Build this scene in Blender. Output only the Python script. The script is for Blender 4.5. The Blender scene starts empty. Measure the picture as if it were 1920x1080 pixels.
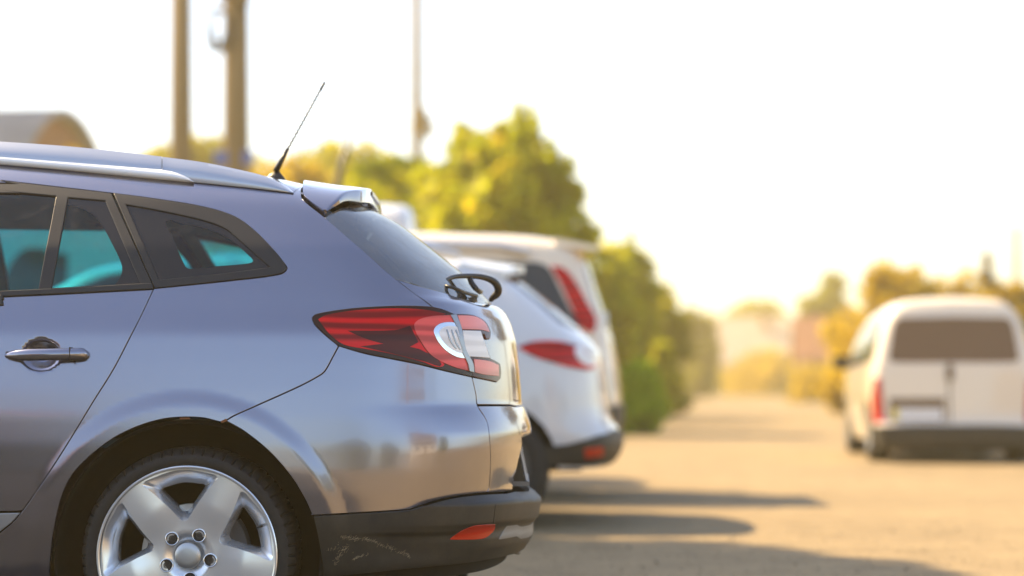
import bpy, math, random
import numpy as np
from mathutils import Vector, geometry

random.seed(7)
RNG = np.random.default_rng(7)
PI = math.pi
R = math.radians
scene = bpy.context.scene
COL = scene.collection

# ------------------------------------------------------------------ camera
FPX, CX, HY, CAMH = 3636.0, 960.0, 722.0, 0.815      # focal length and principal point in photo pixels (1920 wide)
cam_d = bpy.data.cameras.new('camera')
cam = bpy.data.objects.new('camera', cam_d)
COL.objects.link(cam)
cam.location = (0, 0, CAMH)
cam.rotation_euler = (R(90), 0, 0)
cam_d.sensor_width = 36.0
cam_d.lens = 36.0 * FPX / 1920.0
cam_d.shift_y = (HY - 540.0) / 1920.0
cam_d.clip_start = 0.1
cam_d.clip_end = 3000
cam_d.dof.use_dof = True
cam_d.dof.focus_distance = 5.72
cam_d.dof.aperture_fstop = cam_d.lens / 56.0
scene.camera = cam

# ------------------------------------------------------------------ sky, sun, exposure
SUN_EL, SUN_AZ = R(46), R(-62)                      # azimuth from +Y towards +X
world = bpy.data.worlds.new('World')
scene.world = world
world.use_nodes = True
wn = world.node_tree
sky = wn.nodes.new('ShaderNodeTexSky')
sky.sky_type = 'NISHITA'
sky.sun_disc = False
sky.sun_elevation = SUN_EL
sky.sun_rotation = SUN_AZ
sky.dust_density = 1.2
sky.air_density = 1.0
sky.ozone_density = 1.0
wn.links.new(sky.outputs[0], wn.nodes['Background'].inputs[0])
wn.nodes['Background'].inputs[1].default_value = 0.12
sun_d = bpy.data.lights.new('sun', 'SUN')
sun_d.energy = 4.8
sun_d.angle = R(1.0)
sun_d.color = (1.0, 0.75, 0.42)
sun = bpy.data.objects.new('sun', sun_d)
COL.objects.link(sun)
sdir = Vector((math.cos(SUN_EL) * math.sin(SUN_AZ), math.cos(SUN_EL) * math.cos(SUN_AZ), math.sin(SUN_EL)))
sun.rotation_euler = sdir.to_track_quat('Z', 'Y').to_euler()
sun.location = (-20, 20, 30)
vs = scene.view_settings
vs.view_transform = 'Standard'
vs.look = 'None'
vs.exposure = 1.65
vs.gamma = 1.0
scene.cycles.use_denoising = True
scene.cycles.max_bounces = 10
scene.cycles.transparent_max_bounces = 24
scene.cycles.sample_clamp_indirect = 8.0
scene.cycles.caustics_reflective = False
scene.cycles.caustics_refractive = False

# ------------------------------------------------------------------ materials
MATS = {}
def mat(name):
    m = bpy.data.materials.new(name)
    m.use_nodes = True
    MATS[name] = m
    nt = m.node_tree
    b = nt.nodes['Principled BSDF']
    return m, nt, b

def setp(b, **k):
    names = dict(col='Base Color', rough='Roughness', metal='Metallic', coat='Coat Weight', coatr='Coat Roughness',
                 spec='Specular IOR Level', trans='Transmission Weight', ior='IOR', sheen='Sheen Weight', sub='Subsurface Weight')
    for n, v in k.items():
        if n == 'col':
            v = (*v, 1.0)
        b.inputs[names[n]].default_value = v

def simple(name, col, rough=0.5, **k):
    m, nt, b = mat(name)
    setp(b, col=col, rough=rough, **k)
    return m

def node(nt, typ, **k):
    n = nt.nodes.new(typ)
    for a, v in k.items():
        if a in n.inputs.keys():
            n.inputs[a].default_value = v
        else:
            setattr(n, a, v)
    return n

def noise(nt, scale, detail=4.0, rough=0.6, coords='Object'):
    tc = node(nt, 'ShaderNodeTexCoord')
    n = node(nt, 'ShaderNodeTexNoise')
    n.inputs['Scale'].default_value = scale
    n.inputs['Detail'].default_value = detail
    n.inputs['Roughness'].default_value = rough
    nt.links.new(tc.outputs[coords], n.inputs['Vector'])
    return n

def ramp(nt, src, stops):
    r = node(nt, 'ShaderNodeValToRGB')
    el = r.color_ramp.elements
    while len(el) > 1:
        el.remove(el[-1])
    for i, (p, c) in enumerate(stops):
        e = el[0] if i == 0 else el.new(p)
        e.position = p
        e.color = (*c, 1.0)
    nt.links.new(src, r.inputs[0])
    return r

def bump(nt, b, src, strength, dist):
    bp = node(nt, 'ShaderNodeBump')
    bp.inputs['Strength'].default_value = strength
    bp.inputs['Distance'].default_value = dist
    nt.links.new(src, bp.inputs['Height'])
    nt.links.new(bp.outputs[0], b.inputs['Normal'])
    return bp

def paint(name, col, metal, rough, flake=0.0, dirt=0.35, film=0.0):
    m, nt, b = mat(name)
    setp(b, col=col, metal=metal, rough=rough, coat=1.0, coatr=0.035)
    # thin road dust: patchy roughness of the clear coat, pale specks
    n1 = noise(nt, 5.0, 6.0, 0.65)
    r1 = ramp(nt, n1.outputs[0], [(0.35, (0.02, 0.02, 0.02)), (0.75, (0.11 * dirt / 0.35,) * 3)])
    nt.links.new(r1.outputs[0], b.inputs['Coat Roughness'])
    n2 = noise(nt, 160.0, 2.0, 0.5)
    r2 = ramp(nt, n2.outputs[0], [(0.0, (0, 0, 0)), (0.71, (0, 0, 0)), (0.78, (1, 1, 1))])
    n3 = noise(nt, 9.0, 4.0, 0.6)
    r3 = ramp(nt, n3.outputs[0], [(0.45, (0, 0, 0)), (0.8, (dirt,) * 3)])
    mx = node(nt, 'ShaderNodeMix', data_type='RGBA')
    mx.inputs[6].default_value = (*col, 1)
    mx.inputs[7].default_value = (0.16, 0.13, 0.09, 1)
    ml = node(nt, 'ShaderNodeMath', operation='MULTIPLY')
    nt.links.new(r2.outputs[0], ml.inputs[0])
    nt.links.new(r3.outputs[0], ml.inputs[1])
    nt.links.new(ml.outputs[0], mx.inputs[0])
    last = mx.outputs[2]
    if film:
        # road film low on the body: dust in streaks, thickest near the sills
        tc = node(nt, 'ShaderNodeTexCoord')
        sx = node(nt, 'ShaderNodeSeparateXYZ')
        nt.links.new(tc.outputs['Object'], sx.inputs[0])
        mr = node(nt, 'ShaderNodeMapRange')
        mr.inputs[1].default_value = .78; mr.inputs[2].default_value = .30; mr.inputs[3].default_value = 0.0; mr.inputs[4].default_value = film
        nt.links.new(sx.outputs[2], mr.inputs[0])
        n5 = noise(nt, 11.0, 7.0, .7)
        r5 = ramp(nt, n5.outputs[0], [(.32, (.15, .15, .15)), (.7, (1, 1, 1))])
        m5 = node(nt, 'ShaderNodeMath', operation='MULTIPLY')
        nt.links.new(mr.outputs[0], m5.inputs[0]); nt.links.new(r5.outputs[0], m5.inputs[1])
        mx5 = node(nt, 'ShaderNodeMix', data_type='RGBA')
        mx5.inputs[7].default_value = (.22, .18, .125, 1)
        nt.links.new(m5.outputs[0], mx5.inputs[0]); nt.links.new(last, mx5.inputs[6])
        last = mx5.outputs[2]
        m6 = node(nt, 'ShaderNodeMath', operation='MULTIPLY_ADD')
        m6.inputs[1].default_value = -metal; m6.inputs[2].default_value = metal
        nt.links.new(m5.outputs[0], m6.inputs[0]); nt.links.new(m6.outputs[0], b.inputs['Metallic'])
    nt.links.new(last, b.inputs['Base Color'])
    if flake:
        n4 = noise(nt, 900.0, 1.0, 0.5)
        bump(nt, b, n4.outputs[0], flake, 0.0004)
    return m

paint('grey_paint', (0.25, 0.25, 0.305), 0.93, 0.20, 0.05, film=0.08)
paint('white_paint', (0.63, 0.63, 0.63), 0.0, 0.35)
paint('white_paint_warm_glow', (0.74, 0.645, 0.50), 0.0, 0.4)  # white paint with the warm glow of the light put into its colour

def glass(name, tint, rough=0.0, refl=1.0, ior=1.5, dust=0.14):
    m, nt, b = mat(name)
    nt.nodes.remove(b)
    out = nt.nodes['Material Output']
    t = node(nt, 'ShaderNodeBsdfTransparent')
    t.inputs[0].default_value = (*tint, 1)
    g = node(nt, 'ShaderNodeBsdfGlossy')
    g.inputs['Roughness'].default_value = rough
    f = node(nt, 'ShaderNodeFresnel')
    f.inputs[0].default_value = ior
    ml = node(nt, 'ShaderNodeMath', operation='MULTIPLY')
    ml.inputs[1].default_value = refl
    nt.links.new(f.outputs[0], ml.inputs[0])
    mx = node(nt, 'ShaderNodeMixShader')
    nt.links.new(ml.outputs[0], mx.inputs[0])
    nt.links.new(t.outputs[0], mx.inputs[1])
    nt.links.new(g.outputs[0], mx.inputs[2])
    # faint smears and dust
    d = node(nt, 'ShaderNodeBsdfDiffuse')
    d.inputs[0].default_value = (0.32, 0.30, 0.27, 1)
    n = noise(nt, 14.0, 6.0, 0.7)
    r = ramp(nt, n.outputs[0], [(0.5, (dust * .1,) * 3), (0.8, (dust,) * 3)])
    mx2 = node(nt, 'ShaderNodeMixShader')
    nt.links.new(r.outputs[0], mx2.inputs[0])
    nt.links.new(mx.outputs[0], mx2.inputs[1])
    nt.links.new(d.outputs[0], mx2.inputs[2])
    nt.links.new(mx2.outputs[0], out.inputs[0])
    return m

glass('teal_glass', (0.14, 0.60, 0.67))
glass('rear_glass', (0.10, 0.14, 0.14), 0.03, 1.0, 3.4, 0.42)
simple('dark_glass', (0.02, 0.024, 0.024), 0.06, spec=0.7)
simple('flare_brown_glass', (0.15, 0.085, 0.035), 0.12, spec=0.4)  # dark glass with the orange flare put into its colour
simple('black_trim', (0.013, 0.012, 0.010), 0.38)
simple('frit', (0.013, 0.012, 0.011), 0.16)
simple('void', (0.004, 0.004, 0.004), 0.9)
simple('cabin_dark', (0.05, 0.051, 0.054), 0.85)
simple('headlining', (0.42, 0.42, 0.41), 0.9)
simple('seat_cloth', (0.07, 0.075, 0.08), 0.9)
simple('green_cloth', (0.10, 0.55, 0.06), 0.8)

def plastic_dark():
    m, nt, b = mat('bumper_plastic')
    setp(b, col=(0.030, 0.030, 0.028), rough=0.52)
    n = noise(nt, 6.0, 6.0, 0.7)
    r = ramp(nt, n.outputs[0], [(0.45, (0.013, 0.013, 0.012)), (0.74, (0.036, 0.031, 0.022))])
    # fine pale scuffs that follow a warped field
    n2 = noise(nt, 22.0, 8.0, 0.75)
    r2 = ramp(nt, n2.outputs[0], [(0.0, (0, 0, 0)), (0.715, (0, 0, 0)), (0.76, (1, 1, 1))])
    mx = node(nt, 'ShaderNodeMix', data_type='RGBA')
    mx.inputs[7].default_value = (0.22, 0.18, 0.12, 1)
    nt.links.new(r2.outputs[0], mx.inputs[0])
    nt.links.new(r.outputs[0], mx.inputs[6])
    nt.links.new(mx.outputs[2], b.inputs['Base Color'])
    n3 = noise(nt, 700.0, 2.0, 0.5)
    bump(nt, b, n3.outputs[0], 0.25, 0.001)
plastic_dark()
simple('scuff', (0.26, 0.21, 0.13), 0.9)
simple('rust', (0.20, 0.075, 0.025), 0.85)
simple('satin_silver', (0.62, 0.63, 0.65), 0.32, metal=0.85)
simple('rail_trim', (0.88, 0.88, 0.87), 0.40, metal=0.1)
simple('rail_paint', (0.46, 0.48, 0.52), 0.30, metal=0.75, coat=0.6, coatr=0.08)
simple('lens_grey', (0.36, 0.38, 0.40), 0.25, metal=0.6)
simple('grey_insert', (0.20, 0.20, 0.19), 0.45)
simple('chrome', (0.82, 0.83, 0.85), 0.10, metal=1.0)
simple('alloy', (0.80, 0.82, 0.84), 0.24, metal=0.7, coat=0.5, coatr=0.08)
simple('alloy_cap', (0.50, 0.51, 0.51), 0.38, metal=0.8)
simple('disc_steel', (0.46, 0.44, 0.41), 0.40, metal=0.8)
simple('cast_iron', (0.07, 0.068, 0.065), 0.7)
simple('bolt_black', (0.02, 0.02, 0.02), 0.45)

def rubber():
    m, nt, b = mat('rubber')
    n = noise(nt, 30.0, 5.0, 0.6)
    r = ramp(nt, n.outputs[0], [(0.3, (0.007, 0.007, 0.007)), (0.75, (0.018, 0.017, 0.015))])
    nt.links.new(r.outputs[0], b.inputs['Base Color'])
    setp(b, rough=0.72)
rubber()

def lens(name, col, rough=0.12, k=0.75):
    m, nt, b = mat(name)
    setp(b, col=col, rough=rough, coat=0.22, coatr=0.02, spec=0.2)
    w = node(nt, 'ShaderNodeTexWave', wave_type='BANDS', bands_direction='Z')
    tc = node(nt, 'ShaderNodeTexCoord')
    w.inputs['Scale'].default_value = 2.2
    w.inputs['Distortion'].default_value = 9.0
    w.inputs['Detail'].default_value = 2.0
    mp = node(nt, 'ShaderNodeMapping')
    mp.inputs['Scale'].default_value = (0.5, 0.5, 3.0)
    nt.links.new(tc.outputs['Object'], mp.inputs[0])
    nt.links.new(mp.outputs[0], w.inputs[0])
    r = ramp(nt, w.outputs[0], [(0.15, tuple(c * k for c in col)), (0.85, col)])
    nt.links.new(r.outputs[0], b.inputs['Base Color'])
    return m
lens('red_lens', (0.66, 0.004, 0.005), k=0.30)
lens('dark_red_lens', (0.075, 0.004, 0.002), k=0.6)
lens('bright_red_lens', (0.80, 0.11, 0.10), k=0.6)
lens('pink_lens', (0.85, 0.27, 0.24), k=0.75)
lens('clear_lens', (0.86, 0.86, 0.86), k=0.85)
lens('smoke_lens', (0.035, 0.012, 0.006), k=0.8)
lens('reflector_red', (0.52, 0.022, 0.006), 0.25, k=0.8)
simple('plate_white', (0.72, 0.72, 0.70), 0.4)
simple('plate_yellow', (0.75, 0.60, 0.08), 0.4)
simple('plate_blue', (0.05, 0.12, 0.45), 0.4)

# ------------------------------------------------------------------ object helpers
def new_mesh(name, V, Fc, material, parent=None, normals=None, smooth=True):
    me = bpy.data.meshes.new(name)
    me.from_pydata([tuple(map(float, v)) for v in V], [], [tuple(map(int, f)) for f in Fc])
    if material:
        me.materials.append(MATS[material])
    if smooth:
        me.polygons.foreach_set('use_smooth', [True] * len(me.polygons))
    me.update()
    if normals is not None:
        me.normals_split_custom_set_from_vertices([tuple(map(float, n)) for n in normals])
    o = bpy.data.objects.new(name, me)
    COL.objects.link(o)
    if parent is not None:
        o.parent = parent
    return o

def thing(name, label, cat, loc=(0, 0, 0), rotz=0.0, group=None):
    o = bpy.data.objects.new(name, None)
    COL.objects.link(o)
    o.location = loc
    o.rotation_euler = (0, 0, rotz)
    tag(o, label, cat, group)
    return o

def tag(o, label=None, cat=None, group=None, kind=None):
    if label: o['label'] = label
    if cat: o['category'] = cat
    if group: o['group'] = group
    if kind: o['kind'] = kind
    return o

class MB:
    """collects simple solids into one mesh"""
    def __init__(s):
        s.V, s.F = [], []
    def add(s, V, F):
        n = len(s.V)
        s.V += [tuple(v) for v in V]
        s.F += [tuple(i + n for i in f) for f in F]
        return s
    def box(s, a, b):
        (x0, y0, z0), (x1, y1, z1) = a, b
        V = [(x0, y0, z0), (x1, y0, z0), (x1, y1, z0), (x0, y1, z0), (x0, y0, z1), (x1, y0, z1), (x1, y1, z1), (x0, y1, z1)]
        return s.add(V, [(3, 2, 1, 0), (4, 5, 6, 7), (0, 1, 5, 4), (1, 2, 6, 5), (2, 3, 7, 6), (3, 0, 4, 7)])
    def tube(s, pts, rad, n=10, cap=True):
        pts = [Vector(p) for p in pts]
        rad = [rad] * len(pts) if not hasattr(rad, '__len__') else rad
        rings = []
        up = None
        for i, p in enumerate(pts):
            d = (pts[min(i + 1, len(pts) - 1)] - pts[max(i - 1, 0)]).normalized()
            if up is None:
                up = d.orthogonal().normalized()
            up = (up - d * up.dot(d)).normalized()
            sd = d.cross(up)
            rings.append([p + (up * math.cos(2 * PI * k / n) + sd * math.sin(2 * PI * k / n)) * rad[i] for k in range(n)])
        V = [v for r in rings for v in r]
        F = []
        for i in range(len(pts) - 1):
            for k in range(n):
                F.append((i * n + k, i * n + (k + 1) % n, (i + 1) * n + (k + 1) % n, (i + 1) * n + k))
        if cap:
            F.append(tuple(reversed(range(n))))
            F.append(tuple((len(pts) - 1) * n + k for k in range(n)))
        return s.add(V, F)
    def lathe(s, prof, n=48, center=(0, 0, 0), axis='y', closed=False):
        V, F = [], []
        for k in range(n):
            a = 2 * PI * k / n
            for (r, h) in prof:
                if axis == 'y':
                    V.append((center[0] + r * math.cos(a), center[1] + h, center[2] + r * math.sin(a)))
                elif axis == 'z':
                    V.append((center[0] + r * math.cos(a), center[1] + r * math.sin(a), center[2] + h))
        m = len(prof)
        for k in range(n):
            k2 = (k + 1) % n
            for j in range(m if closed else m - 1):
                j2 = (j + 1) % m
                F.append((k * m + j, k * m + j2, k2 * m + j2, k2 * m + j))
        return s.add(V, F)
    def build(s, name, material, parent=None, smooth=False):
        o = new_mesh(name, s.V, s.F, material, parent, smooth=smooth)
        return o

def auto_smooth(o, ang=35):
    me = o.data
    me.polygons.foreach_set('use_smooth', [True] * len(me.polygons))
    me.set_sharp_from_angle(angle=R(ang))

# ------------------------------------------------------------------ implicit car shells
def tab(pts, sig, n=4000):
    p = np.array(pts, float)
    p = p[np.argsort(p[:, 0])]
    lo, hi = p[0, 0], p[-1, 0]
    xs = np.linspace(lo, hi, n)
    ys = np.interp(xs, p[:, 0], p[:, 1])
    st = (hi - lo) / (n - 1)
    if sig > 0:
        h = int(3.2 * sig / st) + 1
        k = np.exp(-0.5 * (np.arange(-h, h + 1) * st / sig) ** 2)
        k /= k.sum()
        s0, s1 = (ys[1] - ys[0]), (ys[-1] - ys[-2])
        pad = np.concatenate([ys[0] + s0 * np.arange(-h, 0), ys, ys[-1] + s1 * np.arange(1, h + 1)])
        ys = np.convolve(pad, k, 'valid')
    return lambda q: np.interp(q, xs, ys)

def smax(a, b, k):
    h = np.maximum(k - np.abs(a - b), 0.0) / k
    return np.maximum(a, b) + h * h * h * k / 6.0

def sstep(t):
    t = np.clip(t, 0, 1)
    return t * t * (3 - 2 * t)

class Shell:
    """a closed body given by F < 0, star-shaped round a lengthwise axis; (u, v) unrolls its near half"""
    def __init__(s, F, x0, x1, zp, R1=0.6, R2=0.8, zaxis=None):
        s.F, s.x0, s.x1, s.zp, s.R1, s.R2 = F, x0, x1, zp, R1, R2
        s.uc = x1 + R1 * PI / 2
        s.uf = x0 - R1 * PI / 2
        s.vt = zp + R2 * PI / 2
    def od(s, u, v):
        th = np.where(u > s.x1, (u - s.x1) / s.R1, np.where(u < s.x0, (u - s.x0) / s.R1, 0.0))
        ph = np.where(v > s.zp, (v - s.zp) / s.R2, 0.0)
        O = np.stack([np.clip(u, s.x0, s.x1), np.zeros_like(u), np.minimum(v, s.zp)], -1)
        D = np.stack([np.cos(ph) * np.sin(th), -np.cos(ph) * np.cos(th), np.sin(ph)], -1)
        return O, D
    def f(s, P):
        return s.F(P[..., 0], P[..., 1], P[..., 2])
    def point(s, u, v):
        u = np.asarray(u, float); v = np.asarray(v, float)
        O, D = s.od(u, v)
        a = np.zeros(u.shape); b = np.full(u.shape, 2.6)
        for _ in range(24):
            m = 0.5 * (a + b)
            ins = s.f(O + D * m[:, None]) < 0
            a = np.where(ins, m, a); b = np.where(ins, b, m)
        return O + D * (0.5 * (a + b))[:, None]
    def normal(s, P, e=0.0015):
        g = np.stack([s.f(P + e * np.eye(3)[i]) - s.f(P - e * np.eye(3)[i]) for i in range(3)], -1)
        return g / np.maximum(np.linalg.norm(g, axis=-1, keepdims=True), 1e-9)
    def uv(s, P):
        x, y, z = P[:, 0], P[:, 1], P[:, 2]
        yy = np.minimum(y, 0)
        u = x.copy()
        m = x > s.x1
        u[m] = s.x1 + s.R1 * np.arctan2(x[m] - s.x1, -yy[m])
        m2 = x < s.x0
        u[m2] = s.x0 - s.R1 * np.arctan2(s.x0 - x[m2], -yy[m2])
        hd = np.where(m, np.hypot(x - s.x1, yy), np.where(m2, np.hypot(x - s.x0, yy), -yy))
        v = np.where(z > s.zp, s.zp + s.R2 * np.arctan2(z - s.zp, hd), z)
        return np.stack([u, v], -1)
    def cast(s, O, D, t0, t1, n=150):
        ts = np.linspace(t0, t1, n)
        val = s.f((O[:, None] + D[:, None] * ts[None, :, None]).reshape(-1, 3)).reshape(len(O), n)
        ins = val < 0
        first = np.argmax(ins, 1)
        hit = ins.any(1)
        best = np.argmin(val, 1)
        out = np.zeros((len(O), 3))
        a = ts[np.maximum(first - 1, 0)]; b = ts[first]
        for _ in range(20):
            m = 0.5 * (a + b)
            i_ = s.f(O + D * m[:, None]) < 0
            b = np.where(i_, m, b); a = np.where(i_, a, m)
        t = np.where(hit, 0.5 * (a + b), ts[best])
        return O + D * t[:, None]
    # photo pixel -> (u, v); the shell stands at world location loc (unturned)
    def px(s, pts, loc):
        p = np.array(pts, float)
        D = np.stack([(p[:, 0] - CX) / FPX, np.ones(len(p)), (HY - p[:, 1]) / FPX], -1)
        O = np.tile(np.array([0, 0, CAMH]) - np.array(loc), (len(p), 1))
        return s.uv(s.cast(O, D, loc[1] - 1.3, loc[1] + 0.05))
    def side(s, pts):
        p = np.array(pts, float)
        O = np.stack([p[:, 0], np.full(len(p), -1.5), p[:, 1]], -1)
        return s.uv(s.cast(O, np.tile([0., 1., 0.], (len(p), 1)), 0, 1.5))
    def rear(s, pts, xs=1.2):
        p = np.array(pts, float)
        O = np.stack([np.full(len(p), xs), p[:, 0], p[:, 1]], -1)
        return s.uv(s.cast(O, np.tile([-1., 0., 0.], (len(p), 1)), 0, 2.5))

def catmull(pts, corners=(), sub=8, closed=False):
    """smooth polyline through pts; indices in corners stay sharp"""
    P = np.array(pts, float)
    n = len(P)
    out = []
    segs = n if closed else n - 1
    for i in range(segs):
        p1, p2 = P[i], P[(i + 1) % n]
        sharp1 = i in corners or (not closed and i == 0)
        sharp2 = ((i + 1) % n) in corners or (not closed and i + 1 == n - 1)
        p0 = 2 * p1 - p2 if sharp1 else P[i - 1]
        p3 = 2 * p2 - p1 if sharp2 else P[(i + 2) % n]
        for k in range(sub):
            t = k / sub
            # centripetal-free uniform form with limited tangents
            L = np.linalg.norm(p2 - p1)
            m1 = (p2 - p0); m2 = (p3 - p1)
            m1 = m1 / max(np.linalg.norm(m1), 1e-9) * L
            m2 = m2 / max(np.linalg.norm(m2), 1e-9) * L
            h = ((2 * t**3 - 3 * t**2 + 1) * p1 + (t**3 - 2 * t**2 + t) * m1 + (-2 * t**3 + 3 * t**2) * p2 + (t**3 - t**2) * m2)
            out.append(h)
    if not closed:
        out.append(P[-1])
    return np.array(out)

def resample(L, ds, closed=True):
    L = np.asarray(L, float)
    if closed:
        L = np.vstack([L, L[:1]])
    d = np.hypot(*(np.diff(L, axis=0).T))
    keep = np.concatenate([[True], d > 1e-7])
    L = L[keep]
    d = np.hypot(*(np.diff(L, axis=0).T))
    out = []
    for i in range(len(d)):
        k = max(1, int(round(d[i] / ds)))
        for j in range(k):
            out.append(L[i] + (L[i + 1] - L[i]) * j / k)
    if not closed:
        out.append(L[-1])
    out = np.array(out)
    # drop points that crowd each other
    res = [out[0]]
    for p in out[1:]:
        if np.hypot(*(p - res[-1])) > ds * 0.35:
            res.append(p)
    if closed and np.hypot(*(res[-1] - res[0])) < ds * 0.35:
        res.pop()
    return np.array(res)

def area2(L):
    x, y = L[:, 0], L[:, 1]
    return 0.5 * np.sum(x * np.roll(y, -1) - np.roll(x, -1) * y)

def inset_loop(L, g):
    """moves a counter-clockwise loop inwards by g"""
    t = np.roll(L, -1, 0) - L
    t /= np.maximum(np.linalg.norm(t, axis=1, keepdims=True), 1e-9)
    nrm = np.stack([-t[:, 1], t[:, 0]], -1)
    a = nrm + np.roll(nrm, 1, 0)
    l2 = np.maximum((a * a).sum(1, keepdims=True), 0.5)
    return L + 2 * a / l2 * g

def inside(P, loops):
    c = np.zeros(len(P), bool)
    for L in loops:
        x1, y1 = L[:, 0], L[:, 1]
        x2, y2 = np.roll(x1, -1), np.roll(y1, -1)
        for i in range(0, len(P), 4000):
            q = P[i:i + 4000]
            cond = (y1[None] > q[:, 1:2]) != (y2[None] > q[:, 1:2])
            xx = (x2 - x1)[None] * (q[:, 1:2] - y1[None]) / np.where(np.abs(y2 - y1) < 1e-12, 1e-12, y2 - y1)[None] + x1[None]
            c[i:i + 4000] ^= (np.sum(cond & (q[:, 0:1] < xx), 1) % 2).astype(bool)
    return c

def patch(shell, loops, step=0.02, ds=None, gap=0.0026, flange=0.014, lift=0.0, rnd=0.0015, both=False):
    """a panel on the shell: loops[0] is its outline in (u, v), the others are holes.
       Returns verts, faces, normals; its edges turn inwards by flange."""
    ds = ds or step * 0.5
    LL = []
    for i, L in enumerate(loops):
        L = np.asarray(L, float)
        cen = L[:, 0] > shell.uc - 1e-4 if both else np.zeros(len(L), bool)
        if both:
            L = L.copy(); L[:, 0] = np.minimum(L[:, 0], shell.uc)
        if (area2(L) < 0) == (i == 0):
            L = L[::-1]
        L = resample(L, ds)
        L2 = inset_loop(L, gap)
        if both:
            on = (L[:, 0] > shell.uc - 1e-5)
            L2[on, 0] = shell.uc
            tp = L[:, 1] > shell.vt - 1e-5
            L2[tp, 1] = shell.vt
        LL.append(L2)
    allb = np.vstack(LL)
    lo, hi = allb.min(0), allb.max(0)
    gx = np.arange(lo[0] + step * 0.37, hi[0], step)
    gy = np.arange(lo[1] + step * 0.37, hi[1], step)
    G = np.stack(np.meshgrid(gx, gy), -1).reshape(-1, 2)
    G = G[inside(G, LL)]
    keep = np.ones(len(G), bool)
    for i in range(0, len(G), 2000):
        q = G[i:i + 2000]
        d2 = ((q[:, None] - allb[None]) ** 2).sum(-1).min(1)
        keep[i:i + 2000] = d2 > (0.45 * step) ** 2
    G = G[keep]
    pts = np.vstack([allb, G])
    edges, k = [], 0
    for L in LL:
        n = len(L)
        edges += [(k + i, k + (i + 1) % n) for i in range(n)]
        k += n
    vo, eo, fo, ov, oe, of = geometry.delaunay_2d_cdt([Vector(p) for p in pts], edges, [], 0, 1e-7)
    vo = np.array([tuple(v) for v in vo])
    tri = np.array([f for f in fo if len(f) == 3])
    cen = vo[tri].mean(1)
    tri = tri[inside(cen, LL)]
    a = vo[tri]
    ar = (a[:, 1, 0] - a[:, 0, 0]) * (a[:, 2, 1] - a[:, 0, 1]) - (a[:, 1, 1] - a[:, 0, 1]) * (a[:, 2, 0] - a[:, 0, 0])
    tri = np.where(ar[:, None] < 0, tri[:, ::-1], tri)
    P = shell.point(vo[:, 0], vo[:, 1])
    N = shell.normal(P)
    P = P + N * lift
    V, Nn, Fc = [P], [N], [tri]
    base = len(P)
    faces = [tuple(t) for t in tri]
    # boundary edges of the triangulation -> rounded, turned-in edge
    if flange > 0:
        ec = {}
        for t in tri:
            for i in range(3):
                e = (t[i], t[(i + 1) % 3])
                ec[e] = 1
        be = [e for e in ec if (e[1], e[0]) not in ec]
        if both:
            be = [e for e in be if not (abs(P[e[0], 1]) < 1e-4 and abs(P[e[1], 1]) < 1e-4)]
        out = {}
        for a_, b_ in be:
            t = P[b_] - P[a_]
            t /= max(np.linalg.norm(t), 1e-9)
            for q in (a_, b_):
                l = np.cross(t, N[q])
                out[q] = out.get(q, 0) + l
        ids = {}
        VA, NA, VB, NB = [], [], [], []
        for q, l in out.items():
            l = l / max(np.linalg.norm(l), 1e-9)
            ids[q] = len(VA)
            VA.append(P[q] + l * rnd - N[q] * rnd); NA.append((l + 0.35 * N[q]) / np.linalg.norm(l + 0.35 * N[q]))
            VB.append(P[q] + l * rnd * 0.6 - N[q] * flange); NB.append(l)
        nA = len(VA)
        V += [np.array(VA), np.array(VB)]
        Nn += [np.array(NA), np.array(NB)]
        for a_, b_ in be:
            i, j = ids[a_], ids[b_]
            faces.append((b_, a_, base + i, base + j))
            faces.append((base + j, base + i, base + nA + i, base + nA + j))
    V = np.vstack(V); Nn = np.vstack(Nn)
    if both:
        n = len(V)
        V = np.vstack([V, V * [1, -1, 1]])
        Nn = np.vstack([Nn, Nn * [1, -1, 1]])
        faces = faces + [tuple(reversed([i + n for i in f])) for f in faces]
    return V, faces, Nn

def put(name, data, material, parent, mirror=False):
    V, Fc, N = data
    o = new_mesh(name, V, Fc, material, parent, N)
    if mirror:
        o2 = new_mesh(name, V * [1, -1, 1], [tuple(reversed(f)) for f in Fc], material, parent, N * [1, -1, 1])
        return o, o2
    return o

# ================================================================== near car: grey estate
NLOC = (0.0, 6.55, 0.0)
DZ = 0.025
WX, WZ, WR = -0.950, 0.315, 0.318            # rear wheel centre and tyre radius
FWX = WX - 2.70

n_w = tab([(0.0, .79), (.175, .835), (.275, .870), (.40, .895), (.50, .9045), (.56, .9065), (.64, .9045), (.72, .8985), (.80, .8905), (.88, .8810), (.970, .8690),
           (.985, .8640), (1.04, .842), (1.09, .825), (1.225, .772), (1.375, .672), (1.455, .605), (1.525, .535), (1.8, .25)], 0.014)
n_t = tab([(-5.0, .24), (-4.4, .13), (-3.9, .05), (-3.4, .015), (-2.5, 0.0), (-1.0, 0.0), (-.7, .006), (-.45, .022), (-.2, .055), (0, .10), (.3, .2)], 0.06)
n_zr = tab([(-5.2, .60), (-4.6, .70), (-4.45, .80), (-4.0, .95), (-3.62, 1.01), (-3.45, 1.06), (-2.75, 1.46), (-2.5, 1.54), (-2.1, 1.582),
            (-1.6, 1.580), (-1.3, 1.560), (-1.0, 1.532), (-.8, 1.510), (-.474, 1.460), (-.2, 1.42), (.4, 1.30)], 0.07)
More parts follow.
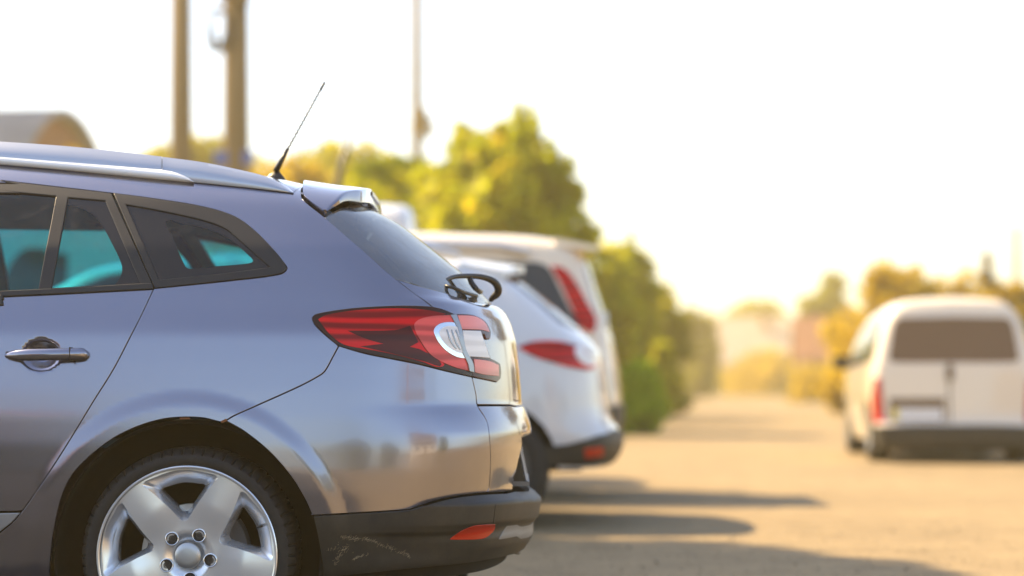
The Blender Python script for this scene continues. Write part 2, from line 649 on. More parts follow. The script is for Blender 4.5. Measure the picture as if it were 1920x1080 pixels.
n_xr = tab([(0, -.10), (.2, .0), (.30, .045), (.40, .02), (.50, .034), (.56, .050), (.62, .0635), (.64, .0645), (.672, .0650), (.705, .056), (.735, .044), (.752, .034),
            (.80, .031), (.872, .025), (.962, .014), (1.024, -.004), (1.069, -.028), (1.082, -.060), (1.187, -.159), (1.346, -.357), (1.414, -.467),
            (1.46, -.56), (1.60, -.95), (1.9, -1.7)], 0.008)
n_nf = tab([(0, 1), (1.0, 1), (1.13, .72), (1.4, .60), (1.9, .5)], 0.03)
n_c = tab([(0, .24), (.5, .26), (.7, .28), (1.0, .30), (1.2, .36), (1.4, .30), (1.9, .3)], 0.05)
n_k = tab([(0, .36), (.8, .36), (1.0, .30), (1.15, .20), (1.45, .16), (1.9, .16)], 0.05)

def n_side(x, ya, z, extra=0.0):
    s = ya - n_w(z) + n_t(x) * (0.75 + 0.25 * sstep(z))
    for wx in (WX, FWX):                                     # flared wheel-arch lips
        r = np.hypot(x - wx, z - WZ)
        s = s - 0.0065 * (1 - sstep((r - 0.435) / 0.055)) * sstep((z - .15) / .3)
    return s - extra

def n_base(x, y, z, xr=n_xr, extra=0.0):
    ya = np.abs(y)
    side = n_side(x, ya, z, extra)
    rho = np.hypot((x + 1.378) / 0.064, (z - (.878 + DZ)) / 0.052)
    side = side + 0.030 * sstep((1 - rho) / 0.75)            # hollow behind the door handle
    roof = (z - n_zr(x) + 0.062 * (ya / .6) ** 2)
    rear = (x - xr(z) + n_c(z) * ya ** 2) * n_nf(z)
    front = (-4.47 - x + .30 * ya ** 2 + .5 * np.maximum(z - .62, 0) ** 2 * 1.5)
    f = smax(side, roof, 0.12)
    f = smax(f, rear, n_k(z))
    return smax(f, front, 0.3)

def n_body(x, y, z):
    f = n_base(x, y, z)
    # number-plate recess in the lower tailgate
    ya = np.abs(y)
    m = sstep((0.345 - ya) / 0.035) * sstep((z - .47) / .02) * sstep((.655 - z) / .03) * sstep((x + .25) / .1)
    return f + 0.055 * m

b_xr = tab([(0, -.04), (.16, .0), (.235, .02), (.265, .040), (.30, .064), (.325, .071), (.345, .069), (.360, .072), (.372, .088), (.395, .093), (.43, .099),
            (.436, .098), (.462, .060), (.48, .05), (.6, .02), (1.5, .0)], 0.003)
def n_bump(x, y, z):
    # lower bumper: bolder towards the rear, with a chamfered ledge on top
    ya = np.abs(y)
    q = sstep((x + .55) / .40)
    sh = .026 * sstep(ya / .72)
    e = 0.004 + q * (0.022 * np.clip((.466 + sh - z) / .028, 0, 1) - .014 * sstep((.368 + .6 * sh - z) / .018) + .010 * sstep((.33 - z) / .05))
    return n_base(x, y, z, lambda zz: b_xr(zz - sh), e)

near = Shell(n_body, -3.5, -0.9, 0.70, 0.9, 0.9)
nearb = Shell(n_bump, -3.5, -0.9, 0.70, 0.9, 0.9)

estate = thing('estate_car', 'grey metallic estate car parked nearest, its side and rear wheel filling the left', 'car', NLOC)

def npx(pts, corners=(), closed=False, sub=6, shell=near):
    return shell.px(catmull(pts, corners, sub, closed), NLOC)
def nsd(pts, corners=(), sub=6, shell=near):
    return shell.side(catmull(pts, corners, sub))
def U(*pts):
    return np.array(pts, float)
def J(*ls):
    return np.vstack(ls)
UC, VT = near.uc, near.vt

# ---- shared outlines (photo pixels)
L_shut = [(288, 541), (270, 580), (245, 630), (212.5, 692.5), (175, 752.5), (142.5, 806), (105.6, 865), (70, 918), (44, 955), (21, 982), (0, 999)]
L_arch = [(93, 1062), (100, 999), (116, 929), (141, 883), (200, 830), (250, 803), (300, 787), (341, 782.5), (382, 784), (417, 792), (458, 809), (505, 847), (546, 894), (571, 935), (586, 968)]
L_bgap = [(423, 789), (440, 779), (480, 761), (560, 725), (597.5, 705), (609, 696), (625, 667.5), (635, 649)]
L_lamp_low = [(586, 596), (587, 601), (592, 610), (610, 627.5), (635, 648), (685, 662.5), (735, 672.5), (785, 682.5), (835, 695), (885, 706.5)]
L_lamp_top = [(586, 596), (590, 591), (610, 586), (660, 579), (710, 575.5), (760, 574), (797.5, 575), (812.5, 576.5), (830, 581), (851, 590)]
L_split = [(851, 590), (862.5, 617.5), (870, 657.5), (882, 682), (885, 706.5)]
L_tail = [(812.5, 576.5), (742.5, 523), (684, 472), (608, 406.5), (567.5, 373), (564.6, 358), (566, 350)]
L_vgap = [(885, 706.5), (892.5, 740), (895, 760), (912, 787.5), (917, 810), (919.5, 840), (920, 865), (917, 914), (913, 924)]
L_paintlow = [(586, 966.5), (715.6, 959), (767.5, 955.6), (785.6, 950.4), (814, 940), (858, 930), (907.5, 924.5), (913, 924)]
L_rail_low = [(550, 361), (467, 352), (369, 342), (175, 323), (0, 308)]
L_trim_top = [(0, 337.5), (204, 361), (292, 372.5), (379, 387), (437.5, 404.6), (472.5, 428), (510.5, 466), (534, 495), (538, 504), (525, 514), (437.5, 525.6), (288, 541)]

# rail_low ahead of the frame, at side heights (x, z)
def xz(p, Y):
    return ((p[0] - CX) / FPX * Y, CAMH + (HY - p[1]) / FPX * Y)
arch_pts = lambda wx, a0, a1, r=.392: [(wx + r * math.cos(a), WZ + r * math.sin(a)) for a in np.linspace(a0, a1, 15)]

# ---- quarter panel with roof side rail
v_arch0 = npx(L_arch[:1])[0]
q_front = nsd([(-1.56, .335), (-1.60, .27), (-1.58, .17), (-1.36, .165)], (0, 1, 2, 3))
rail_front = nsd([(-1.5, 1.505), (-1.9, 1.515), (-2.3, 1.505), (-2.62, 1.445)], (0, 3))
trim_front = nsd([(-2.60, 1.375), (-2.3, 1.435), (-1.9, 1.445), (-1.5, 1.432)], (0, 3))
i_b = L_arch.index((417, 792))
loop = J(npx(L_trim_top, (0, 11)), npx(L_shut, (0,)), nsd([(-1.56, .28), (-1.60, .25), (-1.58, .17), (-1.36, .165)], (0, 1, 2, 3)),
         npx(L_arch[:i_b + 1] + [(423, 789)], (0,)), npx(L_bgap, (0,)), npx([(635, 648), (610, 627.5), (592, 610), (587, 601), (586, 596)], (0,)),
         npx(L_lamp_top[:8], (0, 7)), npx(L_tail, (0,)), npx(L_rail_low, (0,)), rail_front, trim_front)
quarter, quarter2 = put('quarter_panel', patch(near, [loop], 0.013, flange=0.02), 'grey_paint', estate, True)

# ---- roof panel, up to the centre line
roof_loop = J(npx(L_rail_low[::-1], (4,))[::1], npx([(566, 350)]), near.uv(np.array([[-.655, -.30, 1.50], [-.675, -.15, 1.52], [-.68, -1e-4, 1.52]])),
              near.uv(np.array([[-1.2, -1e-4, 1.6], [-2.0, -1e-4, 1.6], [-2.55, -1e-4, 1.6]])), near.side([(-2.62, 1.445)]), nsd([(-2.62, 1.445), (-2.3, 1.505), (-1.9, 1.515), (-1.5, 1.505)], (0, 3)))
put('roof', patch(near, [roof_loop], 0.025, flange=0.02, both=False), 'grey_paint', estate, True)

# ---- rear door skin, lower strip, front door, front end (outside the picture, simpler)
door_belt = [(0, 556), (146, 549), (286, 542)]
loop = J(npx(door_belt[::-1], (0,)), nsd([(-1.5, 1.05), (-1.96, 1.045), (-1.965, .7), (-1.95, .32), (-1.60, .32)], (0, 1, 3, 4)),
         npx([(-40, 1005), (0, 960), (38, 958)], (0, 1)), npx([p for p in L_shut[::-1] if p[1] < 957], (0,)))
loop = J(npx(door_belt[::-1], (0,)), nsd([(-1.5, 1.05), (-1.96, 1.045), (-1.965, .7), (-1.95, .425), (-1.60, .425)], (0, 1, 3, 4)),
         npx([(0, 959), (40, 958)], (0,)), npx([p for p in L_shut[::-1] if p[1] < 957], (0,)))
put('rear_door', patch(near, [loop], 0.009, flange=0.02), 'grey_paint', estate, True)
loop = J(npx([(40, 961), (0, 962)], (0,)), nsd([(-1.6, .419), (-1.95, .419), (-1.94, .30), (-1.62, .30)], (0, 1, 2, 3)), npx([(0, 997), (21, 981)], (0,)))
put('door_sill_strip', patch(near, [loop], 0.02, flange=0.02, lift=.004), 'rail_paint', estate, True)
loop = nsd([(-1.975, 1.045), (-2.95, 1.02), (-3.06, .95), (-3.05, .5), (-2.98, .32), (-1.965, .32), (-1.98, .7)], (0, 2, 4, 5))
put('front_door', patch(near, [loop], 0.04, flange=0.02), 'grey_paint', estate, True)
loop = nsd([(-1.62, .295), (-2.99, .295), (-3.25, .30), (-3.24, .165), (-1.60, .165)], (0, 1, 2, 3, 4))
put('sill', patch(near, [loop], 0.05, flange=0.02), 'grey_paint', estate, True)
fl = J(nsd([(-3.07, .95), (-3.06, .5), (-3.0, .305), (-3.258, .305)], (0, 2, 3)), nsd(arch_pts(FWX, .0, PI), (0, 14)), nsd([(-4.045, .25), (-4.2, .25)], (0, 1)),
       U((near.uf, .25), (near.uf, near.zp), (near.uf, near.vt * .98)), near.uv(np.array([[-4.3, -1e-4, 1.0], [-3.9, -1e-4, 1.1], [-3.52, -1e-4, 1.05], [-3.48, -.3, 1.05], [-3.36, -.6, 1.05]])), nsd([(-3.2, 1.0), (-3.07, .95)], (0, 1)))
put('front_body', patch(near, [fl], 0.05, flange=0.0), 'grey_paint', estate, True)
ws = J(near.uv(np.array([[-3.50, -1e-4, 1.05], [-3.1, -1e-4, 1.3], [-2.62, -1e-4, 1.5], [-2.66, -.3, 1.5], [-2.70, -.52, 1.45], [-3.25, -.66, 1.12], [-3.44, -.35, 1.07]])))
put('windscreen', patch(near, [ws], 0.05, flange=0.005), 'teal_glass', estate, True)

# ---- painted bumper corner
loop = J(npx(L_bgap, (0,)), npx(L_lamp_low[4:], (0,)), npx(L_vgap, (0,)), npx(L_paintlow[::-1], (0,)), npx(L_arch[::-1][:len(L_arch) - i_b - 1] + [(423, 789)], (0,)))
put('bumper_cover', patch(near, [loop], 0.012, flange=0.02), 'grey_paint', estate, True)

# ---- tailgate: upper skin, lower skin
inner_lamp = [(851, 590), (868, 590), (886, 592), (905, 601), (914, 613), (918, 624), (917, 635), (909, 636), (906, 627), (900, 627.5), (905, 640), (911, 655), (917.5, 673), (927, 677), (935, 682), (937, 697), (936, 710), (930, 716), (910, 711.5), (885, 706.5)]
gl_low = [(742.5, 523), (790, 537), (830, 548), (888, 567), (925, 579)]
end_g = near.rear([(-.30, 1.075), (-.15, 1.078)])
end_g = J(end_g, U((UC, 1.0)))
vg = near.rear([(-1e-4, 1.079)])[0]
vlow = near.rear([(-1e-4, .727 + DZ)])[0]
end_g[-1] = (UC, vg[1])
zg = .748
gapline_px = npx([(895.5, 759), (930, 759), (958, 759)], (0,))
loop = J(npx(inner_lamp + [(885, 706.5)], (0, 1, 5, 6, 7, 8, 9, 12, 14, 16, 17, 19), sub=4), npx(L_vgap[:3], (0,)), gapline_px, near.rear([(-.3, zg), (-.15, zg)]), U((UC, zg), (UC, vg[1])),
         near.rear([(-.15, 1.078), (-.30, 1.074)]), npx(gl_low[::-1][1:], (0,)), npx([(812.5, 576.5)] + L_lamp_top[8:], (0,)))
put('tailgate', patch(near, [loop], 0.013, flange=0.02, both=True), 'grey_paint', estate)
bot = npx([(914, 924), (935, 923)], (0,))
zb = .478
loop = J(npx(L_vgap[2:], (0,)), bot, near.rear([(-.45, zb), (-.3, zb), (-.15, zb)]), U((UC, zb), (UC, zg - .003)), near.rear([(-.15, zg - .003), (-.3, zg - .003)]), npx([(958, 760.5), (930, 760.5), (895.5, 760.5)], (0,)))
put('tailgate_lower_panel', patch(near, [loop], 0.012, flange=0.02, both=True), 'grey_paint', estate)

# ---- lower bumper in dark plastic
top_b = npx([(587, 968), (715.6, 960.5), (768, 957), (787, 952), (815, 941.5), (858, 931.5), (910, 926), (950, 924)], (0,), shell=nearb)
bot_b = npx([(975, 1038), (955, 1042), (923, 1049), (871, 1057), (767.5, 1067), (653, 1078.8), (606, 1083)], (0,), shell=nearb)
arch_b = npx([(606, 1083), (604, 1055), (596, 1008), (587, 968)], (0, 3), shell=nearb)
loop = J(top_b, nearb.rear([(-.45, .482), (-.3, .474), (-.15, .467)]), U((nearb.uc, .465), (nearb.uc, .272)), nearb.rear([(-.15, .272), (-.3, .272)]), bot_b, arch_b)
lower_bumper = put('lower_bumper', patch(nearb, [loop], 0.010, flange=0.02, both=True), 'bumper_plastic', estate)
refl = npx([(844, 1011), (857, 1001), (871, 993), (889, 986.5), (908, 984.5), (928, 983.6), (927, 990), (923, 997), (910, 1007.5), (892, 1010.6)], (0, 5), True, shell=nearb)
put('bumper_reflector', patch(nearb, [refl], 0.01, gap=0, flange=0.006, lift=0.002), 'reflector_red', estate, True)
ins = npx([(935, 1011), (943, 997), (950, 986), (968, 985)], (0, 2), shell=nearb)
ins = J(ins, nearb.rear([(-.40, .364), (-.25, .358)]), U((nearb.uc, .352), (nearb.uc, .318)), nearb.rear([(-.25, .321), (-.40, .328)]), npx([(968, 1005)], shell=nearb))
put('bumper_insert', patch(nearb, [ins], 0.012, gap=0, flange=0.004, lift=0.0015, both=True), 'grey_insert', estate)
tow = npx([(929, 946), (953, 945), (949, 979), (925, 980)], (0, 1, 2, 3), True, shell=nearb)
put('tow_cover', patch(nearb, [tow], 0.008, gap=0.0, flange=0.004, lift=0.0012, rnd=.0008), 'bumper_plastic', estate, True)
# scuff marks on the bumper corner: thin flakes of scraped plastic
sc = MB()
scq = []
for path, nn, wd in (([(640, 1008), (668, 1009), (695, 1013), (718, 1023), (745, 1032), (770, 1043)], 150, 5), ([(628, 1055), (640, 1037), (652, 1022)], 50, 5), ([(660, 1052), (672, 1044), (690, 1039)], 34, 3), ([(618, 1030), (640, 1028), (660, 1040)], 26, 9)):
    c = resample(catmull(path), 1.0, False)
    for _ in range(nn):
        p = c[random.randrange(len(c))] + RNG.normal(0, wd * .45, 2)
        a = random.gauss(-0.6, .5); l = random.uniform(.8, 3.2); w_ = random.uniform(.2, .5)
        d = np.array([math.cos(a), math.sin(a)]); e = np.array([-d[1], d[0]])
        q = np.array([p - d * l - e * w_, p + d * l - e * w_ * .4, p + d * l + e * w_ * .4, p - d * l + e * w_])
        scq.append(q)
uv = nearb.px(np.vstack(scq), NLOC); P = nearb.point(uv[:, 0], uv[:, 1]); P = P + nearb.normal(P) * .0006
for i in range(0, len(P), 4):
    sc.add(P[i:i + 4], [(0, 1, 2, 3)])
o = sc.build('scuff_marks', 'scuff', lower_bumper); o['kind'] = 'stuff'
# rust chips at the arch lip
for pts in ([(337, 783.5), (355, 783), (357, 786), (338, 786.5)], [(414, 790), (424, 785), (426, 789), (416, 793)]):
    put('rust_chip', patch(near, [npx(pts, (0, 1, 2, 3), True, 2)], .01, gap=0, flange=.002, lift=.0012, rnd=.0004), 'rust', quarter)

# ---- tail lamps (outer on the wing, inner on the tailgate)
outer = J(npx(L_lamp_low, (0, 9)), npx(L_split[::-1], (0, 4)), npx(L_lamp_top[::-1], (0, 9)))
_pc = {}
_patch0, _npx0 = patch, npx
for mir in (False, True):
    M = np.array([1, -1 if mir else 1, 1])
    def putm(name, data, m, par):
        V, Fc, N = data
        return new_mesh(name, V * M, [tuple(reversed(f)) for f in Fc] if mir else Fc, m, par, N * M)
    lamp = putm('tail_lamp', patch(near, [outer], .010, gap=.001, flange=.02, lift=.004), 'smoke_lens', estate)
    red = npx([(597, 600), (612, 592), (660, 584), (710, 580.5), (760, 580), (800, 583), (835, 590), (800, 596), (782, 604), (777, 616), (786, 640), (806, 668), (830, 686),
               (790, 678), (740, 665), (690, 655), (645, 646), (618, 626)], (0, 6), True)
    putm('red_lens', patch(near, [red], .010, gap=0, flange=.003, lift=.0052, rnd=.0006), 'red_lens', lamp)
    for tri in ([(652, 621), (740, 620), (768, 612), (773, 622), (783, 642), (760, 652), (700, 640), (672, 630)], [(676, 650), (735, 645), (785, 655), (826, 683), (790, 676.5), (740, 664)]):
        putm('dark_lens_facet', patch(near, [npx(tri, (0, 2, 4), True, 4)], .012, gap=0, flange=.002, lift=.0058, rnd=.0004), 'dark_red_lens', lamp)
    inn = npx([(776, 612), (785, 601), (810, 594.5), (845, 592.5), (853, 597), (861, 619), (868, 657), (880, 682), (882.5, 697), (847, 687), (810, 668), (790, 643)], (3, 4, 8), True)
    putm('inner_red_lens', patch(near, [inn], .010, gap=0, flange=.004, lift=.0066, rnd=.001), 'bright_red_lens', lamp)
    cl = npx([(812, 623), (820, 610.5), (838, 606), (857, 608), (863, 630), (868, 652), (874, 673), (850, 668), (826, 650)], (3, 6), True)
    putm('clear_lens', patch(near, [cl], .008, gap=0, flange=.004, lift=.0085, rnd=.0015), 'chrome', lamp)
    rim_in = npx([(821, 625), (828, 616), (841, 613), (855, 615), (860, 632), (864, 650), (868, 663), (851, 659), (832, 645)], (3, 6), True)
    putm('lens_core', patch(near, [rim_in], .008, gap=0, flange=.003, lift=.0095, rnd=.0008), 'clear_lens', lamp)
    bar = npx([(842, 593), (852, 592.5), (861, 617), (869, 656), (882, 682), (884, 698), (876, 696), (873, 682), (862, 658), (855, 620)], (0, 1, 5, 6), True)
    putm('lens_bar', patch(near, [bar], .008, gap=0, flange=.003, lift=.0105, rnd=.0008), 'lens_grey', lamp)
    for off in (0, 9, 18):
        rb = npx([(833 + off * .9, 620 + off * .05), (835 + off * .9, 620), (842 + off * 1.1, 640 + off * .35), (852 + off * .8, 655 + off * .15), (850 + off * .8, 655 + off * .15), (840 + off * 1.1, 641 + off * .35)], (0, 1, 3, 4), True, 4)
        putm('lens_rib', patch(near, [rb], .006, gap=0, flange=.002, lift=.0112, rnd=.0004), 'lens_grey', lamp)
    lampi = putm('tailgate_lamp', patch(near, [npx(inner_lamp, (0, 5, 6, 7, 8, 9, 12, 14, 16, 17, 19), True, 4)], .010, gap=.001, flange=.02, lift=.005), 'dark_red_lens', estate)
    for nm, pts, cn, mm in (('red_lens', [(856, 593), (885, 594.5), (902, 602), (911, 614), (914, 623), (900, 619), (864, 618)], (0, 4, 6), 'pink_lens'),
                            ('clear_lens', [(865, 621), (898, 622), (904, 640), (910, 657), (915, 671), (890, 669), (874, 668), (869, 648)], (0, 1, 4, 6), 'clear_lens'),
                            ('red_lens', [(886, 674), (915, 678), (931, 685), (932, 705), (905, 702), (888, 698)], (0, 2, 3, 5), 'pink_lens')):
        putm(nm, patch(near, [npx(pts, cn, True, 4)], .008, gap=0, flange=.003, lift=.0068, rnd=.0008), mm, lampi)

# ---- rear screen
loop = J(npx([(608, 406.5), (684, 472), (742.5, 523)], (0, 2)), npx(gl_low[1:], ()), near.rear([(-.30, 1.084), (-.15, 1.088)]), U((UC, vg[1] + .02)),
         near.uv(np.array([[-.46, -1e-4, 1.418]]))[:1] * [0, 1] + [UC, 0], near.rear([(-.2, 1.408), (-.4, 1.395), (-.52, 1.372)]))
loop = loop[::1]
rear_glass = put('rear_window', patch(near, [loop], .014, gap=.002, flange=.006, lift=-.002, both=True), 'rear_glass', estate)

# ---- spoiler above the rear screen
sp_pts = near.point(*near.px(resample(catmull(L_tail), 1.5, False), NLOC).T)
sp_pts = sp_pts[np.argsort(-np.abs(sp_pts[:, 1]))]
sel = sp_pts[(sp_pts[:, 2] > 1.33)]
corner = near.point(*near.px([(607, 404)], NLOC).T)[0]
a_end = abs(corner[1])
sa = np.abs(sel[:, 1]); so = np.argsort(sa)
sel_a, sel_x = sa[so], sel[so, 0]
a_top = sel_a[0]
sp_t = tab([(0, -.466), (.2, -.466), (.36, -.468), (.46, -.478), (.53, -.502), (a_end - .035, -.535), (a_end, corner[0] + .006), (a_end + .05, corner[0] - .02)], .010)
def sp_xf(a):
    if a < a_top:
        return sel_x[0] - .02 * (1 - (a / a_top) ** 2) + .004
    return float(np.interp(a, sel_a, sel_x)) + .005
def sp_z(x, a):
    lo = np.full(len(x), 1.05); hi = np.full(len(x), 1.75)
    for _ in range(26):
        m_ = .5 * (lo + hi)
        ya = np.full(len(x), a)
        f = smax(n_side(x, ya, m_), m_ - n_zr(x) + .062 * (ya / .6) ** 2, .12) < 0
        lo = np.where(f, m_, lo); hi = np.where(f, hi, m_)
    return lo
ns, nt_ = 44, 16
rings = []
for a in a_end * np.sin(np.linspace(0, PI / 2, ns)):
    xt = float(sp_t(a)); xf = min(sp_xf(a), xt - .006)
    x_ = np.linspace(xf, xt, nt_)
    z_ = sp_z(x_, a)
    k = (x_ - xf) / max(xt - xf, 1e-6)
    lip = .005 * sstep((k - .35) / .65) * (1 - (a / a_end) ** 2)            # slight kick-up at the trailing edge
    P = np.stack([x_, np.full(nt_, -a), z_ + .001 + lip], -1)
    th = .040 * (1 - (a / a_end) ** 4) + .007
    e_ = P[-1]
    low = np.array([[e_[0] + .004, -a, e_[2] - .004], [e_[0] + .003, -a * .995, e_[2] - th]])
    under = np.array([[xt - .05 * (1 - (a / a_end) ** 4) - .003, -a * .985, z_[-1] - th - .006], [xf + .002, -a * .97, z_[0] - .04]])
    rings.append(np.vstack([P, low, under]))
m = nt_ + 4
Rg = rings[::-1] + [r * [1, -1, 1] for r in rings[1:]]
V = np.vstack(Rg)
Fc = []
for k in range(len(Rg) - 1):
    for j in range(m):
        j2 = (j + 1) % m
        Fc.append((k * m + j, k * m + j2, (k + 1) * m + j2, (k + 1) * m + j))
Fc.append(tuple(range(m))[::-1]); Fc.append(tuple((len(Rg) - 1) * m + j for j in range(m)))
spoiler = new_mesh('spoiler', V, Fc, 'grey_paint', estate)
spoiler.data.set_sharp_from_angle(angle=R(50))
bl = MB().box((-.472, -.17, 1.440), (-.4585, .17, 1.452))
bl.build('brake_light', 'dark_red_lens', estate)

# ---- side glazing
t_in = [(235, 383), (292, 393), (379, 412), (423, 428), (452, 451), (481, 477.5), (505, 499), (500, 505), (408, 515), (297.5, 526)]
t_in = [(235, 383), (292, 393), (379, 412), (423, 428), (452, 451), (481, 477.5), (509, 502), (408, 515), (297.5, 526)]
t_out = [(214, 363), (292, 374), (379, 388.5), (437.5, 406), (472.5, 429.5), (510.5, 467.5), (533, 496), (536, 504), (525, 512.5), (437.5, 524), (291, 539.5)]
g_clear = [(311, 413), (335, 415), (376, 423.5), (408, 434), (437.5, 451), (467, 477.5), (475, 488), (467, 493.6), (408, 499), (356, 504), (346, 498), (321, 440)]
o_uv, i_uv, c_uv = npx(t_out, (0, 10), True), npx(t_in, (0, 6, 8), True), npx(g_clear, (), True)
put('window_trim', patch(near, [o_uv, i_uv], .010, gap=.0006, flange=.012, lift=.003, rnd=.003), 'black_trim', estate, True)
put('quarter_window_surround', patch(near, [i_uv, c_uv], .012, gap=0, flange=.006, lift=-.002), 'frit', estate)
put('quarter_window', patch(near, [c_uv], .012, gap=0, flange=0, lift=-.0022), 'teal_glass', estate)
V, Fc, N = patch(near, [i_uv], .02, gap=0, flange=0, lift=-.0022)
new_mesh('quarter_window', V * [1, -1, 1], [tuple(reversed(f)) for f in Fc], 'teal_glass', estate, N * [1, -1, 1])
# rear door frame: black ring round the two panes
d_top = [(0, 339), (204, 362.5), (208, 363.5)]
frame_o = J(npx(d_top, (0, 1, 2)), npx([(208, 363.5), (287, 538), (286, 541)], (0, 1)), npx([(146, 548), (0, 555)], (1,)), nsd([(-1.5, 1.055), (-1.965, 1.05), (-1.975, 1.43), (-1.5, 1.428)], (0, 1, 2, 3)))
pane1 = J(npx([(0, 357), (106.5, 367), (73, 544), (0, 547.5)], (0, 1, 2, 3)), nsd([(-1.5, 1.07), (-1.90, 1.065), (-1.91, 1.405), (-1.5, 1.40)], (0, 1, 2, 3)))
pane2 = npx([(127, 369.6), (198, 375.5), (265, 532), (95, 541.5)], (0, 1, 2, 3), True)
put('door_frame', patch(near, [frame_o, pane1, pane2], .012, gap=.0006, flange=.012, lift=.002, rnd=.003), 'black_trim', estate, True)
put('door_window', patch(near, [pane1], .02, gap=0, flange=0, lift=-.004), 'teal_glass', estate, True)
vent_c = npx([(122.5, 382), (146, 385.6), (175, 401.7), (192.5, 422), (210, 454), (227.5, 492), (229, 509.6), (221, 526), (213, 535), (95.5, 541)], (0, 8, 9), True)
put('vent_window_surround', patch(near, [npx([(127, 369.6), (198, 375.5), (265, 532), (95, 541.5)], (0, 1, 2, 3), True), vent_c], .012, gap=0, flange=.004, lift=-.003), 'frit', estate, True)
put('vent_window', patch(near, [vent_c], .015, gap=0, flange=0, lift=-.0032), 'teal_glass', estate, True)
fw = nsd([(-1.99, 1.06), (-2.0, 1.43), (-2.3, 1.42), (-2.56, 1.37), (-3.05, 1.07), (-3.0, 1.05)], (0, 1, 3, 4, 5))
put('front_door_window', patch(near, [fw], .04, gap=0, flange=.004, lift=-.002), 'teal_glass', estate, True)
# weatherstrip along the belt, proud of the door
bs = J(npx([(0, 548.5), (73, 545), (146, 541.5), (265, 534.5), (284, 534)], (0, 4)), npx([(286.5, 541), (146, 548.5), (0, 555.5)], (0, 2)), nsd([(-1.5, 1.052), (-1.96, 1.05), (-1.96, 1.066), (-1.5, 1.068)], (0, 1, 2, 3)))
put('belt_strip', patch(near, [bs], .012, gap=0, flange=.012, lift=.007, rnd=.004), 'black_trim', estate, True)

# ---- inner shell: dark lining that backs gaps and forms pillars and headlining
lin = lambda F_: (lambda x, y, z: F_(x, y, z) + .035)
nearl = Shell(lin(n_base), -3.5, -0.9, .70, .9, .9)
low = J(nsd([(-1.55, .20), (-1.352, .20)], (0, 1), shell=nearl), nsd(arch_pts(WX, PI, 0, .41), (0, 14), shell=nearl), nsd([(-.54, .24), (-.3, .24)], (0, 1), shell=nearl), U((nearl.uc, .24), (nearl.uc, 1.03)),
        nearl.rear([(-.3, 1.03), (-.6, 1.06)]), nsd([(-.45, 1.03), (-1.5, 1.02), (-3.1, .98), (-3.1, .3), (-3.0, .2)], (0, 1, 2, 3, 4), shell=nearl))
put('body_lining', patch(nearl, [low], .04, gap=0, flange=0, both=True), 'void', estate)
lin_win = [npx([(0, 352), (112, 363), (126, 365), (203, 370), (272, 533), (95, 545), (0, 552)], (0, 3, 4, 6), shell=nearl)]
lin_win[0] = J(lin_win[0], nsd([(-1.5, 1.08), (-1.90, 1.075), (-1.91, 1.39), (-1.5, 1.385)], (0, 1, 2, 3), shell=nearl))
lin_q = npx([(306, 408), (335, 410), (376, 418), (408, 429), (440, 446), (470, 473), (480, 490), (468, 498), (408, 503), (353, 508), (342, 500), (316, 440)], (), True, shell=nearl)
lin_f = nsd([(-2.02, 1.08), (-2.02, 1.38), (-2.3, 1.38), (-2.52, 1.33), (-2.95, 1.08)], (0, 1, 3, 4), shell=nearl)
up = J(nsd([(-3.1, 1.0), (-1.5, 1.03), (-.45, 1.04)], (0, 1, 2), shell=nearl), nearl.uv(np.array([[-.38, -.62, 1.10], [-.50, -.55, 1.25], [-.62, -.50, 1.36], [-.62, -1e-4, 1.48], [-1.5, -1e-4, 1.56], [-2.6, -1e-4, 1.45], [-2.75, -.5, 1.40]])))
put('headlining', patch(nearl, [up, lin_win[0], lin_q, lin_f], .035, gap=0, flange=0), 'headlining', estate)
lin_q2 = npx([(238, 378), (292, 388), (379, 406), (425, 423), (455, 446), (484, 473), (508, 500), (408, 513), (300, 523)], (0, 6, 8), True, shell=nearl)
V, Fc, N = patch(nearl, [up, lin_win[0], lin_q2, lin_f], .035, gap=0, flange=0)
new_mesh('headlining', V * [1, -1, 1], [tuple(reversed(f)) for f in Fc], 'headlining', estate, N * [1, -1, 1])

# ---- cabin: floor, rear seat, front seat with a bright green cover
cab = MB().box((-3.2, -.55, .30), (-.12, .55, .34)); cab.build('floor_pan', 'cabin_dark', estate)
MB().box((-3.15, -.55, .17), (-.15, .55, .20)).build('underbody', 'void', estate)
MB().box((-.98, -.55, .34), (-.86, .55, .98)).build('rear_seat_back', 'seat_cloth', estate)
MB().box((-1.45, -.55, .34), (-.985, .55, .62)).build('rear_seat_cushion', 'seat_cloth', estate)
MB().box((-.855, -.66, .90), (-.16, .66, .92)).build('luggage_cover', 'cabin_dark', estate)
for sy in (-.36, .36):
    for nm, prof, hw in (('front_seat_back', [(-2.28, .45), (-2.16, .45), (-2.02, 1.02), (-2.04, 1.12), (-2.12, 1.12), (-2.20, 1.0)], .24),
                         ('headrest', [(-2.02, 1.14), (-1.93, 1.16), (-1.88, 1.30), (-1.92, 1.40), (-2.0, 1.39), (-2.04, 1.25)], .13)):
        n_ = 6
        V = [(x, sy - hw, z) for x, z in prof] + [(x, sy + hw, z) for x, z in prof]
        MB().add(V, [tuple(range(n_))[::-1], tuple(range(n_, 2 * n_))] + [(i, (i + 1) % n_, n_ + (i + 1) % n_, n_ + i) for i in range(n_)]).build(nm, 'green_cloth' if sy > 0 and nm == 'headrest' else 'seat_cloth', estate)

